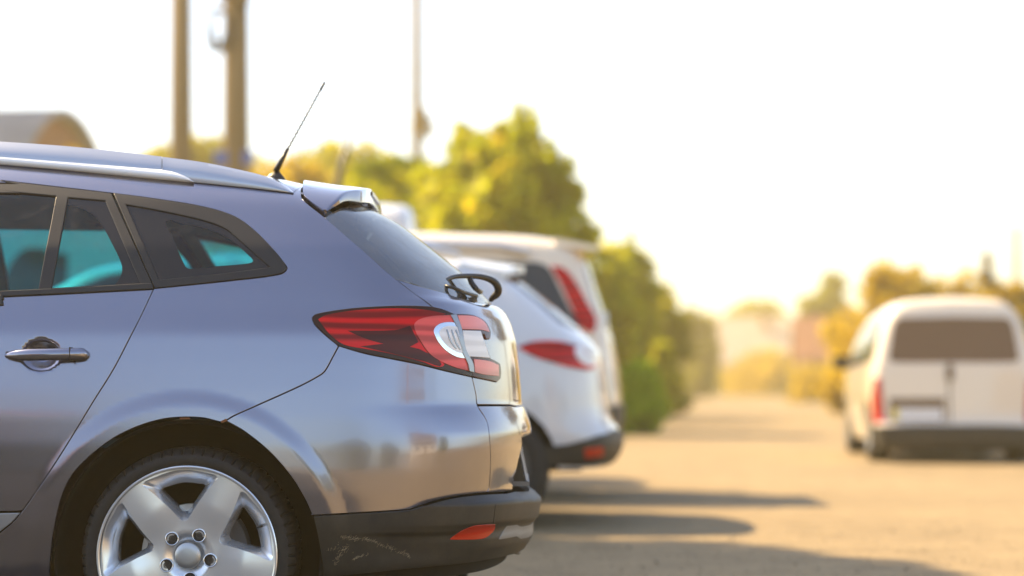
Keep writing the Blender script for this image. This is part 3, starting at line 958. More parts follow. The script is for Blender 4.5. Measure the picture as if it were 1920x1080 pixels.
# ---- roof rails
def strip_solid(top, low, y_in, thick, name, material, parent, mir=False, bulge=0.0, nrow=7):
    """solid between two pixel lines on the roof edge: outer face bulges towards -y"""
    n = 60
    T = resample(catmull(top), 1.0, False); L = resample(catmull(low), 1.0, False)
    ti = np.linspace(0, len(T) - 1, n); T = np.stack([np.interp(ti, np.arange(len(T)), T[:, i]) for i in (0, 1)], -1)
    li = np.linspace(0, len(L) - 1, n); L = np.stack([np.interp(li, np.arange(len(L)), L[:, i]) for i in (0, 1)], -1)
    Lc = near.px(np.maximum(L, [-1e9, 0]), NLOC)
    yh = near.point(Lc[:, 0], Lc[:, 1])[:, 1]
    ker = np.ones(9) / 9
    yh = np.convolve(np.concatenate([[yh[0]] * 4, yh, [yh[-1]] * 4]), ker, 'valid')
    V, Fc = [], []
    for i in range(n):
        row = []
        yl = yh[i] + y_in(0)
        for j in range(nrow):
            t = j / (nrow - 1)
            p = L[i] * (1 - t) + T[i] * t
            yy = yl - bulge * math.sin(PI * t) + .030 * t * t
            Y = yy + NLOC[1]
            row.append(((p[0] - CX) / FPX * Y, yy, CAMH + (HY - p[1]) / FPX * Y))
        back = [(row[-1][0], row[-1][1] + thick, row[-1][2] - .004), (row[0][0], row[0][1] + thick, row[0][2] - .004)]
        V += row + back
    m_ = nrow + 2
    for i in range(n - 1):
        for j in range(m_):
            j2 = (j + 1) % m_
            Fc.append((i * m_ + j, (i + 1) * m_ + j, (i + 1) * m_ + j2, i * m_ + j2))
    Fc.append(tuple(range(m_))); Fc.append(tuple((n - 1) * m_ + j for j in range(m_))[::-1])
    V = np.array(V)
    if mir:
        V = V * [1, -1, 1]; Fc = [tuple(reversed(f)) for f in Fc]
    o = new_mesh(name, V, Fc, material, parent)
    o.data.set_sharp_from_angle(angle=R(50))
    return o
yl = lambda t: -.585 + 0.0 * t
for mir in (False, True):
    M = -1 if mir else 1
    rail = strip_solid([(-330, 258), (-160, 258), (0, 265.5), (146, 276), (303, 293.5)], [(-330, 292), (-160, 296), (0, 308.5), (175, 323.5), (303, 335)], lambda t: -.006, .05, 'roof_rail', 'rail_paint', estate, mir, .004)
    strip_solid([(-330, 271), (-160, 274), (0, 285), (175, 299.5), (303, 311.5), (321, 314), (344, 322.5), (358, 333), (363, 340)], [(-330, 291), (-160, 295), (0, 307), (175, 322.5), (270, 332), (303, 335), (330, 337.5), (350, 340), (363, 341.3)], lambda t: -.012, .012, 'rail_trim', 'rail_trim', rail, mir, .010)
    strip_solid([(304.5, 294), (379, 304), (437.5, 315.6), (496, 330), (531, 346), (550, 359)], [(304.5, 335.2), (369, 342), (467, 352), (530, 359.5), (545, 361.5), (550.5, 362)], lambda t: -.006, .05, 'rail_end_cap', 'rail_paint', rail, mir, .004)

# ---- aerial
ax, az = (511 - CX) / FPX * 6.55, CAMH + (HY - 333) / FPX * 6.55
an = MB()
base = [(-.055, 0), (.035, 0), (.028, .012), (.012, .032), (.004, .040), (-.012, .028)]
nb = len(base)
V = []
for sy, k in ((-.022, 1), (-.010, .9), (.010, .9), (.022, 1)):
    V += [(ax + .012 + x * (1 if abs(sy) < .02 else .85), sy * (1 - .6 * z / .04), az + (z if abs(sy) < .02 else z * .55) - .012) for x, z in base]
Fc = []
for k in range(3):
    for i in range(nb):
        Fc.append((k * nb + i, k * nb + (i + 1) % nb, (k + 1) * nb + (i + 1) % nb, (k + 1) * nb + i))
Fc += [tuple(range(nb))[::-1], tuple(3 * nb + i for i in range(nb))]
an.add(V, Fc)
def apx(px, py): return ((px - CX) / FPX * 6.55, 0, CAMH + (HY - py) / FPX * 6.55)
an.tube([apx(517, 322), apx(528, 300), apx(540, 278)], [.011, .008, .0055], 10)
aerial = an.build('aerial', 'black_trim', estate, True)
p0, p1 = Vector(apx(540, 279)), Vector(apx(609, 154))
wh = MB()
wh.tube([p0, p0.lerp(p1, .88)], .0028, 6)
wh.tube([p0.lerp(p1, .88), p1], .0046, 8)
d = (p1 - p0); s1 = d.orthogonal().normalized(); s2 = d.normalized().cross(s1)
hel = [p0.lerp(p1, t * .88) + (s1 * math.cos(t * 88) + s2 * math.sin(t * 88)) * .0028 for t in np.linspace(0, 1, 220)]
wh.tube(hel, .0020, 5)
wh.build('aerial_whip', 'bolt_black', aerial, True)

# ---- rear wiper: lifted arm hub with blade, curving off the glass
def rpx(px, py, Y): return ((px - CX) / FPX * Y, Y - NLOC[1], CAMH + (HY - py) / FPX * Y)
def on_glass(pts, lift, Yoff):
    """points over the rear screen: on its surface where the pixel meets it, otherwise at the given depth"""
    out = []
    for (px_, py_), Yd in zip(pts, Yoff):
        if Yd is None:
            uv = near.px([(px_, py_)], NLOC)
            P = near.point(uv[:, 0], uv[:, 1]); P = P + near.normal(P) * lift
            out.append(tuple(P[0]))
        else:
            out.append(rpx(px_, py_, Yd))
    return out
wp = MB()
arm = catmull(on_glass([(919, 569), (921, 561), (934, 547), (929, 531), (910, 521), (882, 517.5), (852, 519), (834, 526), (825, 534)], .012, [None, 6.30, 6.29, 6.27, 6.24, 6.19, 6.12, 6.06, 6.03]), (), 6)
rr = np.interp(np.linspace(0, 1, len(arm)), [0, .12, .2, .3, .5, .7, 1], [.006, .008, .013, .013, .010, .008, .005])
wp.tube([Vector(p) for p in arm], list(rr), 8)
wiper = wp.build('rear_wiper', 'black_trim', estate, True)
bl = MB()
blade = catmull(on_glass([(825, 534), (845, 545), (868, 554), (890, 561)], .012, [6.03, None, None, None]), (), 5)
bl.tube([Vector(p) for p in blade], .006, 6)
br = catmull(on_glass([(880, 518), (884, 530), (893, 542), (896, 552)], .012, [6.19, 6.18, 6.17, None]), (), 5)
bl.tube([Vector(p) for p in br], .009, 6)
bl.build('wiper_blade', 'black_trim', wiper, True)

# ---- number plate in the recess
pz0, pz1 = .505, .625
MB().add([(.046, -.26, pz0), (.046, .26, pz0), (.022, .26, pz1), (.022, -.26, pz1), (.052, -.26, pz0), (.052, .26, pz0), (.028, .26, pz1), (.028, -.26, pz1)],
         [(0, 1, 2, 3), (7, 6, 5, 4), (0, 4, 5, 1), (1, 5, 6, 2), (2, 6, 7, 3), (3, 7, 4, 0)]).build('number_plate', 'plate_white', estate)
MB().add([(-.03, -.27, .50), (-.03, .27, .50), (-.03, .27, .655), (-.03, -.27, .655), (.043, -.27, .50), (.043, .27, .50), (.012, .27, .655), (.012, -.27, .655)],
         [(0, 1, 2, 3), (7, 6, 5, 4), (0, 4, 5, 1), (1, 5, 6, 2), (2, 6, 7, 3), (3, 7, 4, 0)]).build('plate_recess', 'black_trim', estate)
MB().box((.0, -.28, .488), (.056, .28, .503)).build('plate_bracket', 'grey_insert', estate)

# ---- door handle
def handle(mir):
    M = -1 if mir else 1
    hb = MB()
    n = 26
    V = []
    xs = np.linspace(-1.478, -1.238, n)
    for i, x in enumerate(xs):
        t = i / (n - 1)
        zc = .903 - .0015 + .004 * t
        hh = .018 * min(1, (math.sqrt(max(1 - max(0, (.34 - t) / .34) ** 2, 0)) * .75 + .25)) * (1 if t < .93 else math.sqrt(max(1 - ((t - .93) / .075) ** 2, .05)))
        P = near.point(np.array([x]), np.array([.70 + .9 * math.atan2(.203, .88)]))[0]
        side_y = -(float(n_w(.903)) - float(n_t(x)))
        out = .006 + .030 * math.sin(PI * min(max(t * .97 + .015, 0), 1)) ** .6
        for k in range(12):
            a = 2 * PI * k / 12
            V.append((x, M * (side_y - out + .012 * math.cos(a)), zc + hh * math.sin(a)))
    F_ = []
    for i in range(n - 1):
        for k in range(12):
            f = (i * 12 + k, i * 12 + (k + 1) % 12, (i + 1) * 12 + (k + 1) % 12, (i + 1) * 12 + k)
            F_.append(f if not mir else f[::-1])
    F_ += [tuple(range(12)), tuple((n - 1) * 12 + k for k in range(12))]
    hb.add(V, F_)
    h = hb.build('door_handle', 'grey_paint', estate, True)
    k = MB()
    x = -1.285
    side_y = -(float(n_w(.903)))
    k.box((x - .001, min(M * (side_y - .042), M * (side_y)), .885), (x + .001, max(M * (side_y - .042), M * side_y), .925))
    k.build('lock_seam', 'void', h)
    # foot that carries the handle into the door skin at both ends
    for xx in (-1.462, -1.262):
        f = MB()
        f.box((xx - .014, min(M * (side_y - .02), M * (side_y + .03)), .893), (xx + .014, max(M * (side_y - .02), M * (side_y + .03)), .913))
        f.build('handle_foot', 'grey_paint', h)
for mir in (False, True):
    handle(mir)

# ---- wheels
def rim_mesh():
    """five broad spokes: plan with five windows, dished face; local y = -outwards"""
    Ro = .2645
    nwin = 5
    ang0 = R(59.5)
    def face(r, th):
        # dish: hub slightly sunk, spokes run out to the lip
        d = .010 * sstep((r - .07) / .10) - .014 * sstep((.075 - r) / .04)
        k = np.cos((th - ang0) * 5) * .5 + .5
        d = d - .006 * (1 - k) * sstep((r - .06) / .1)
        return -d
    ring_o = np.array([(.2555 * math.cos(a), .2555 * math.sin(a)) for a in np.linspace(0, 2 * PI, 180, endpoint=False)])
    wins = []
    for i in range(nwin):
        c = ang0 + R(36 + 72 * i)
        pts = [(.102, 0), (.105, R(4.8)), (.115, R(8.2)), (.150, R(15.5)), (.205, R(23)), (.240, R(26.6)), (.247, R(26.2)), (.2505, R(23)), (.2525, 0)]
        pts = pts + [(r_, -t_) for r_, t_ in pts[1:-1]][::-1]
        pts = [(r * math.cos(c + t), r * math.sin(c + t)) for r, t in pts]
        wins.append(resample(catmull(pts, (), 8, True), .004))
    bolts = []
    LL = [ring_o] + wins
    allb = np.vstack(LL)
    g = np.arange(-.25, .25, .0065)
    G = np.stack(np.meshgrid(g, g), -1).reshape(-1, 2)
    G = G[inside(G, LL)]
    d2 = np.array([((allb - q) ** 2).sum(1).min() for q in G])
    G = G[d2 > .0035 ** 2]
    pts = np.vstack([allb, G])
    ed, k = [], 0
    for L in LL:
        n = len(L); ed += [(k + i, k + (i + 1) % n) for i in range(n)]; k += n
    vo, eo, fo, *_ = geometry.delaunay_2d_cdt([Vector(p) for p in pts], ed, [], 0, 1e-7)
    vo = np.array([tuple(v) for v in vo]); tri = np.array(fo)
    tri = tri[inside(vo[tri].mean(1), LL)]
    a = vo[tri]; ar = (a[:, 1, 0] - a[:, 0, 0]) * (a[:, 2, 1] - a[:, 0, 1]) - (a[:, 1, 1] - a[:, 0, 1]) * (a[:, 2, 0] - a[:, 0, 0])
    tri = np.where(ar[:, None] < 0, tri[:, ::-1], tri)
    r = np.hypot(vo[:, 0], vo[:, 1]); th = np.arctan2(vo[:, 1], vo[:, 0])
    y = face(r, th)
    V = [(p[0], yy, p[1]) for p, yy in zip(vo, y)]
    F_ = [tuple(t) for t in tri]
    # window walls: rounded lip, sloping in, then a straight throat
    for w in wins:
        w = w[::-1] if area2(w) > 0 else w
        n = len(w)
        rw = np.hypot(w[:, 0], w[:, 1]); tw = np.arctan2(w[:, 1], w[:, 0])
        y0 = face(rw, tw)
        cen = w.mean(0)
        pol_r, pol_t = rw, tw
        cw = math.atan2(cen[1], cen[0])
        dt = (tw - cw + PI) % (2 * PI) - PI
        def mapped(f):
            # inner throat of the window: smaller rounded triangle
            r_in = .128 + (rw - .100) / (.2525 - .100) * (.212 - .128)
            t_in = dt * (18.0 / 26.6)
            r_ = rw + (r_in - rw) * f; t_ = cw + dt + (t_in - dt) * f
            return np.stack([r_ * np.cos(t_), r_ * np.sin(t_)], -1)
        b = len(V)
        for ringp, yy in ((w, y0), (mapped(.06), y0 + .0016), (mapped(.94), y0 + .040), (mapped(1.0), y0 + .046), (mapped(1.0), np.full(n, .075))):
            V += [(p[0], q, p[1]) for p, q in zip(ringp, yy)]
        for L_ in range(4):
            for i in range(n):
                j = (i + 1) % n
                F_.append((b + L_ * n + i, b + L_ * n + j, b + (L_ + 1) * n + j, b + (L_ + 1) * n + i)[::-1])
    # outer lip and barrel
    mb = MB(); mb.V = V; mb.F = F_
    prof = [(.2555, -.0150), (.257, -.0165), (.259, -.0172), (.2615, -.0175), (.2645, -.015), (.2655, -.008), (.262, .002), (.2575, .01)]
    mb.lathe([(a_, b_) for a_, b_ in prof], 180)
    mb.lathe([(.226, .02), (.228, .06), (.232, .17), (.236, .175), (.236, .02)], 90)
    mb.lathe([(.05, .02), (.05, .07), (.0, .07)], 40)
    return mb
rim = rim_mesh()
tyre_m = MB()
prof = [(.2575, .012), (.2605, -.006), (.266, -.012), (.274, -.0155), (.285, -.0165), (.296, -.0125), (.3015, -.006), (.3065, .003), (.3115, .013), (.3145, .022), (.3165, .045), (.3175, .075), (.318, .105),
        (.3175, .135), (.3165, .165), (.3145, .188), (.3065, .207), (.296, .2225), (.285, .2265), (.266, .222), (.2575, .198)]
NT = 62
NA = NT * 6
V, F_ = [], []
for k in range(NA):
    a = 2 * PI * k / NA
    grv = (k % 6) in (0,)
    for j, (r_, h_) in enumerate(prof):
        a2 = a
        if 6 <= j <= 9 or 14 <= j <= 16:
            r2 = r_ - (.0065 if grv else 0)
        elif j in (11, 13):
            r2 = r_ - (.004 if (k % 6) in (0, 3) else 0)
        else:
            r2 = r_
        if j >= 8:
            a2 = a + .022 * (j - 8) / 8
        V.append((r2 * math.cos(a2), h_, r2 * math.sin(a2)))
m = len(prof)
for k in range(NA):
    k2 = (k + 1) % NA
    for j in range(m - 1):
        F_.append((k * m + j, k * m + j + 1, k2 * m + j + 1, k2 * m + j))
tyre_m.add(V, F_)

def wheel(x, y, par, mir=False, first=[None]):
    M = -1 if mir else 1
    def go(mb, nm, mt, p, sm=40):
        V_ = [(a, b * M, c) for a, b, c in mb.V]; F2 = [tuple(reversed(f)) for f in mb.F] if mir else mb.F
        o = new_mesh(nm, V_, F2, mt, p)
        o.data.set_sharp_from_angle(angle=R(sm))
        return o
    w = go(rim, 'wheel', 'alloy', par, 42)
    w.location = (x, y, WZ)
    t = go(tyre_m, 'tyre', 'rubber', w, 35)
    go(MB().lathe([(0, -.0085), (.020, -.0083), (.033, -.0062), (.0375, -.003), (.039, .004)], 48), 'centre_cap', 'alloy_cap', w)
    for i in range(5):
        a = R(59.5 + 1 + 72 * i)
        c = (.0675 * math.cos(a), 0, .0675 * math.sin(a))
        b = MB().lathe([(.0155, -.0045), (.0172, -.0050), (.0178, -.002)], 20, c)
        b.lathe([(0, -.0002), (.006, -.0002), (.0065, .002), (.0068, -.0016), (.0098, -.0018), (.0105, .004)], 16, c)
        b.lathe([(0, .0005), (.0158, .0005), (.0158, -.0046)], 20, c)
        go(b, 'lug_bolt', 'bolt_black', w)
        go(MB().lathe([(.0172, -.0052), (.0185, -.0060), (.0200, -.0050), (.0205, .001)], 24, c), 'bolt_seat', 'alloy', w)
    dk = MB().lathe([(.05, .072), (.148, .072), (.149, .074), (.149, .094), (.05, .094)], 60)
    go(dk, 'brake_disc', 'disc_steel', w)
    cal = MB()
    pr = [(.115, .050), (.170, .050), (.178, .075), (.170, .115), (.115, .115)]
    V_, F3 = [], []
    aa = np.linspace(R(-8), R(36), 8)
    for a in aa:
        V_ += [(r_ * math.cos(a), h_, r_ * math.sin(a)) for r_, h_ in pr]
    for i in range(7):
        for j in range(5):
            F3.append((i * 5 + j, i * 5 + (j + 1) % 5, (i + 1) * 5 + (j + 1) % 5, (i + 1) * 5 + j))
    F3 += [tuple(range(5))[::-1], tuple(35 + j for j in range(5))]
    cal.add(V_, F3)
    go(cal, 'brake_caliper', 'cast_iron', w)
    va = R(22)
    vl = MB().tube([(.232 * math.cos(va), .02, .232 * math.sin(va)), (.226 * math.cos(va), .006, .226 * math.sin(va)), (.219 * math.cos(va), -.004, .219 * math.sin(va))], [.005, .004, .0035], 8)
    go(vl, 'valve', 'bolt_black', w)
    hub = MB().lathe([(0, .066), (.07, .066), (.09, .10), (.09, .19), (0, .19)], 40)
    go(hub, 'hub_carrier', 'void', w)
    return w
for x in (WX, FWX):
    wheel(x, -.868, estate)
    wheel(x, .868, estate, True)
# wheel-arch liners
for x in (WX, FWX):
    for M in (1, -1):
        V, F_ = [], []
        n = 40
        for i in range(n):
            a = R(-25) + R(230) * i / (n - 1)
            for r_, yy in ((.388, -.872), (.398, -.85), (.402, -.60), (.10, -.58)):
                V.append((x + r_ * math.cos(a), yy * M, max(WZ + r_ * math.sin(a), .15)))
        for i in range(n - 1):
            for j in range(3):
                F_.append((i * 4 + j, i * 4 + j + 1, (i + 1) * 4 + j + 1, (i + 1) * 4 + j))
        new_mesh('wheel_arch_liner', V, F_, 'void', estate)

# ================================================================== ground and road
def ground_mat(name, base, dark, pale, green=None, pebble=70.0):
    m, nt, b = mat(name)
    n1 = noise(nt, 0.35, 5.0, 0.6)
    n2 = noise(nt, 3.2, 6.0, 0.7)
    n3 = noise(nt, pebble, 3.0, 0.6)
    r1 = ramp(nt, n1.outputs[0], [(0.3, dark), (0.5, base), (0.72, pale)])
    r2 = ramp(nt, n2.outputs[0], [(0.32, tuple(c * .55 for c in base)), (0.52, base), (0.7, tuple(min(1, c * 1.25) for c in base))])
    mx = node(nt, 'ShaderNodeMix', data_type='RGBA'); mx.inputs[0].default_value = .5
    nt.links.new(r1.outputs[0], mx.inputs[6]); nt.links.new(r2.outputs[0], mx.inputs[7])
    r3 = ramp(nt, n3.outputs[0], [(0.30, (.55, .55, .55)), (0.5, (1, 1, 1)), (0.7, (1.15, 1.15, 1.15))])
    mm = node(nt, 'ShaderNodeMix', data_type='RGBA', blend_type='MULTIPLY'); mm.inputs[0].default_value = .8
    nt.links.new(mx.outputs[2], mm.inputs[6]); nt.links.new(r3.outputs[0], mm.inputs[7])
    nt.links.new(mm.outputs[2], b.inputs['Base Color'])
    setp(b, rough=.92, spec=.25)
    bump(nt, b, n3.outputs[0], .5, .012)
ground_mat('dust_ground', (.245, .182, .095), (.17, .128, .068), (.30, .225, .12))
ground_mat('worn_asphalt', (.25, .188, .105), (.185, .14, .08), (.31, .235, .13))
ground_mat('dark_sheet_ground', (.028, .029, .030), (.02, .021, .022), (.040, .040, .039))  # only for the dark sheet added out of view
ground_mat('dry_verge', (.11, .10, .03), (.06, .065, .016), (.17, .13, .05), pebble=14.0)

def sheet(name, pts, z, material):
    o = new_mesh(name, [(x, y, z) for x, y in pts], [tuple(range(len(pts)))], material, smooth=False)
    o['kind'] = 'structure'
    return o
sheet('ground', [(-1500, -700), (1500, -700), (1500, 2200), (-1500, 2200)], 0.0, 'dust_ground')
# road centre line runs away at a slight angle to the parked row
RS = .10
def road_x(y): return 1.8 + RS * (y - 31)
sheet('road', [(road_x(-60), -60), (road_x(-60) + 7.2, -60), (road_x(178) + 9.5, 178), (road_x(178), 178)], 0.004, 'worn_asphalt')
V = [(-60, 27), (road_x(30) - .2, 30), (road_x(60) + .2, 60), (road_x(110) - .1, 110), (road_x(176), 176), (-60, 176)]
sheet('verge_left', V, 0.010, 'dry_verge')
V = [(road_x(45) + 7.6, 45), (90, 45), (90, 176), (road_x(176) + 9.6, 176), (road_x(110) + 8.4, 110)]
sheet('verge_right', V, 0.010, 'dry_verge')

sheet('unseen_dark_sheet', [(-16, -16), (-1.2, -16), (0.05, 7.6), (-16, 7.6)], 0.008, 'dark_sheet_ground')  # unseen dark sheet, added to darken what the grey car reflects
# gravel lying on the ground in view
st = MB()
ico = [(0, 0, 1), (.9, 0, .3), (.28, .85, .3), (-.72, .52, .3), (-.72, -.52, .3), (.28, -.85, .3), (.1, .1, -.6)]
icf = [(0, 1, 2), (0, 2, 3), (0, 3, 4), (0, 4, 5), (0, 5, 1), (6, 2, 1), (6, 3, 2), (6, 4, 3), (6, 5, 4), (6, 1, 5)]
for _ in range(900):
    y = 6.0 + 5.5 * random.random() ** 1.3
    x = random.uniform(-.3, .28 * y)
    s_ = random.uniform(.003, .008) * (1 + 1.2 * (random.random() < .05))
    a = random.random() * 6.28; ca, sa_ = math.cos(a), math.sin(a); sq = random.uniform(.5, .9)
    st.add([(x + s_ * (vx * ca - vy * sa_), y + s_ * (vx * sa_ + vy * ca), .005 + s_ * sq * (vz + .4)) for vx, vy, vz in ico], icf)
m, nt_m, b = mat('gravel')
gi = node(nt_m, 'ShaderNodeNewGeometry')
r = ramp(nt_m, gi.outputs['Random Per Island'], [(0, (.11, .09, .06)), (.5, (.19, .155, .10)), (1, (.28, .23, .16))])
nt_m.links.new(r.outputs[0], b.inputs['Base Color']); setp(b, rough=.9)
g = st.build('gravel', 'gravel'); tag(g, 'small loose stones strewn over the dusty ground', 'gravel', kind='stuff')

# ================================================================== vegetation
def leaf_mat(name, stops, trans=.58):
    m, nt, b = mat(name)
    gi = node(nt, 'ShaderNodeNewGeometry')
    r = ramp(nt, gi.outputs['Random Per Island'], stops)
    nt.links.new(r.outputs[0], b.inputs['Base Color'])
    setp(b, rough=.55, spec=.3)
    t = node(nt, 'ShaderNodeBsdfTranslucent')
    br = node(nt, 'ShaderNodeMix', data_type='RGBA', blend_type='MULTIPLY'); br.inputs[0].default_value = 1
    br.inputs[7].default_value = (1.5, 1.45, .55, 1)
    nt.links.new(r.outputs[0], br.inputs[6]); nt.links.new(br.outputs[2], t.inputs[0])
    mx = node(nt, 'ShaderNodeMixShader'); mx.inputs[0].default_value = trans
    nt.links.new(b.outputs[0], mx.inputs[1]); nt.links.new(t.outputs[0], mx.inputs[2])
    nt.links.new(mx.outputs[0], nt.nodes['Material Output'].inputs[0])
leaf_mat('leaf_yellow', [(0, (.22, .25, .003)), (.5, (.36, .38, .004)), (.85, (.46, .44, .005)), (1, (.46, .34, .02))])
leaf_mat('leaf_olive', [(0, (.18, .19, .010)), (.6, (.29, .28, .014)), (1, (.38, .33, .02))])
leaf_mat('leaf_amber', [(0, (.28, .20, .008)), (.6, (.42, .31, .010)), (1, (.48, .34, .02))])
leaf_mat('leaf_bright', [(0, (.20, .30, .006)), (.6, (.30, .42, .008)), (1, (.40, .45, .012))])
leaf_mat('leaf_dry', [(0, (.16, .11, .05)), (.6, (.22, .16, .07)), (1, (.27, .19, .09))])
simple('bark', (.10, .075, .05), .9)

def leaves(name, centres, radii, n, size, material, parent, stretch=1.0):
    """leaf-sized quads in clumps"""
    C = np.array(centres); Rr = np.array(radii)
    w = Rr ** 2; w = w / w.sum()
    idx = RNG.choice(len(C), n, p=w)
    d = RNG.normal(size=(n, 3)); d /= np.linalg.norm(d, axis=1, keepdims=True)
    rad = RNG.random(n) ** .45
    P = C[idx] + d * (Rr[idx] * rad)[:, None] * [1, 1, stretch]
    P[:, 2] = np.maximum(P[:, 2], .02)
    a = RNG.normal(size=(n, 3)); a /= np.linalg.norm(a, axis=1, keepdims=True)
    q = RNG.normal(size=(n, 3)); b_ = np.cross(a, q); b_ /= np.linalg.norm(b_, axis=1, keepdims=True)
    s_ = size * RNG.uniform(.6, 1.3, n)[:, None]
    V = np.empty((n, 4, 3))
    V[:, 0] = P - a * s_; V[:, 1] = P + b_ * s_ * .5; V[:, 2] = P + a * s_; V[:, 3] = P - b_ * s_ * .5
    me = bpy.data.meshes.new(name)
    me.vertices.add(4 * n); me.vertices.foreach_set('co', V.reshape(-1))
    me.loops.add(4 * n); me.loops.foreach_set('vertex_index', np.arange(4 * n, dtype=np.int32))
    me.polygons.add(n); me.polygons.foreach_set('loop_start', np.arange(0, 4 * n, 4, dtype=np.int32))
    me.materials.append(MATS[material])
    me.update(calc_edges=True)
    o = bpy.data.objects.new(name, me); COL.objects.link(o)
    if parent: o.parent = parent
    return o

def tree(name, label, cat, X, Y, h, rx, material, n=5000, low=.25, conifer=False, sparse=1.0, group=None, leaf=.10, spikes=0):
    t = thing(name, label, cat, (X, Y, 0), 0, group)
    C, Rr = [], []
    k = 44
    for i in range(k):
        f = random.random()
        z = h * (low + (1 - low) * f) * .93
        if conifer:
            wid = rx * (1.05 - f) * .95 + .05
        else:
            wid = rx * math.sqrt(max(.14, 1 - abs((f - .32) / .70) ** 2.6))
        a = random.random() * 2 * PI
        rr = wid * math.sqrt(random.random()) * .85
        C.append((rr * math.cos(a), rr * math.sin(a), z)); Rr.append(max(.16, wid * random.uniform(.36, .58)) * sparse)
    for i in range(spikes):
        a = random.random() * 2 * PI; rr = rx * random.uniform(0, .75)
        z0 = h * random.uniform(.76, .86)
        for q in range(4):
            C.append((rr * math.cos(a), rr * math.sin(a), z0 + q * h * .045)); Rr.append(rx * (.17 - .03 * q))
    tr = MB()
    hh = h * (.86 if conifer else .6)
    lean = random.uniform(-.05, .05) * h
    r0 = .035 * h * .8 + .02
    tr.tube([(0, 0, -.05), (lean * .3, 0, hh * .35), (lean * .7, .02, hh * .7), (lean, 0, hh)], [r0, r0 * .8, r0 * .5, r0 * .15], 8)
    for i in range(7):
        c = C[random.randrange(k)]
        z0 = hh * random.uniform(.3, .8)
        tr.tube([(lean * z0 / hh, 0, z0), ((c[0] + lean) * .5, c[1] * .5, (z0 + c[2]) * .5 + .05 * h), c], [r0 * .4, r0 * .25, r0 * .08], 6)
    tr.build('trunk', 'bark', t, True)
    leaves('crown', C, Rr, int(n * 1.35), leaf * 1.35, material, t, 1.0)
    return t

def at(px, Y): return (px - CX) / FPX * Y
def hz(py, Y): return CAMH + (HY - py) / FPX * Y
def ptree(px, top, hw, Y, material, label, cat='tree', name='leafy_tree', **k):
    return tree(name, label, cat, at(px, Y), Y, hz(top, Y), hw / FPX * Y, material, **k)

ptree(945, 205, 150, 33, 'leaf_yellow', 'tall sunlit yellow green tree with spiky top behind the white cars', n=9000, leaf=.11, low=.12, spikes=3, group='trees along the left verge')
ptree(840, 224, 130, 34, 'leaf_yellow', 'broad yellow green tree leaning against the tallest tree on its left', n=7000, leaf=.11, low=.1, spikes=2, group='trees along the left verge')
ptree(1030, 238, 80, 33.5, 'leaf_yellow', 'yellow green tree rising over the roof of the tall white car', n=5000, leaf=.10, low=.1, spikes=2, group='trees along the left verge')
ptree(735, 270, 110, 36, 'leaf_yellow', 'low yellow bush behind the tailgate of the grey car', cat='bush', name='round_bush', n=4000, low=.55, group='trees along the left verge')
ptree(650, 240, 120, 62, 'leaf_olive', 'hazy olive tree behind the slanting car aerial', n=4500, low=.55, leaf=.15, group='trees along the left verge')
ptree(545, 276, 120, 50, 'leaf_amber', 'amber bush seen at the foot of the grey car aerial', cat='bush', name='round_bush', n=3500, low=.55, leaf=.12, group='trees along the left verge')
ptree(400, 232, 130, 66, 'leaf_olive', 'olive tree behind the two wooden poles', n=4500, low=.55, leaf=.15, group='trees along the left verge')
ptree(295, 250, 90, 70, 'leaf_olive', 'small pale olive tree left of the wooden poles', n=3000, low=.55, leaf=.15, group='trees along the left verge')
ptree(40, 242, 60, 34, 'leaf_bright', 'green shrub in front of the round roofed shed', cat='bush', name='round_bush', n=3500, low=.1, leaf=.10, group='trees along the left verge')
ptree(130, 252, 30, 33, 'leaf_amber', 'yellowing shrub at the corner of the round roofed shed', cat='bush', name='round_bush', n=2000, low=.1, leaf=.09, group='trees along the left verge')
ptree(1180, 430, 58, 46, 'leaf_yellow', 'pointed yellow green tree at the left edge of the road', n=6500, low=.05, leaf=.10, spikes=2, group='trees along the left verge')
ptree(1110, 415, 90, 42, 'leaf_yellow', 'yellowish bushy tree behind the rear of the tall white car', n=6000, low=.05, leaf=.10, group='trees along the left verge')
ptree(1240, 520, 55, 52, 'leaf_olive', 'short olive tree right of the pointed roadside tree', n=4000, low=.05, leaf=.10, group='trees along the left verge')
ptree(1200, 680, 45, 32.0, 'leaf_bright', 'bright green roadside shrub behind the bumper of the white crossover', cat='bush', name='round_bush', n=3500, low=.0, leaf=.06, group='trees along the left verge')
ptree(1238, 640, 30, 44, 'leaf_yellow', 'yellow roadside shrub below the pointed tree', cat='bush', name='round_bush', n=2500, low=.0, leaf=.07, group='trees along the left verge')
ptree(1300, 575, 45, 120, 'leaf_olive', 'far olive tree where the left verge meets the pale house', n=3500, low=.05, leaf=.25, group='far trees at the end of the road')
ptree(1420, 560, 70, 200, 'leaf_olive', 'far round tree behind the pale roof at the end of the road', n=4000, low=.05, leaf=.40, group='far trees at the end of the road')
ptree(1345, 590, 60, 205, 'leaf_olive', 'far low tree behind the left end of the pale roof', n=3500, low=.05, leaf=.40, group='far trees at the end of the road')
ptree(1555, 500, 52, 125, 'leaf_olive', 'tall flat topped tree behind the red roofed house', n=4500, low=.2, leaf=.25, group='far trees at the end of the road')
ptree(1450, 668, 85, 150, 'leaf_amber', 'golden shrub mass in front of the pale house', cat='bush', name='round_bush', n=3500, low=.0, leaf=.2, group='far trees at the end of the road')
ptree(1540, 690, 60, 90, 'leaf_amber', 'golden verge bush left of the white van', cat='bush', name='round_bush', n=3000, low=.0, leaf=.12, group='bushes on the right verge')
ptree(1690, 482, 110, 52, 'leaf_amber', 'golden tree above the left roof corner of the white van', n=6500, low=.05, leaf=.13, group='bushes on the right verge')
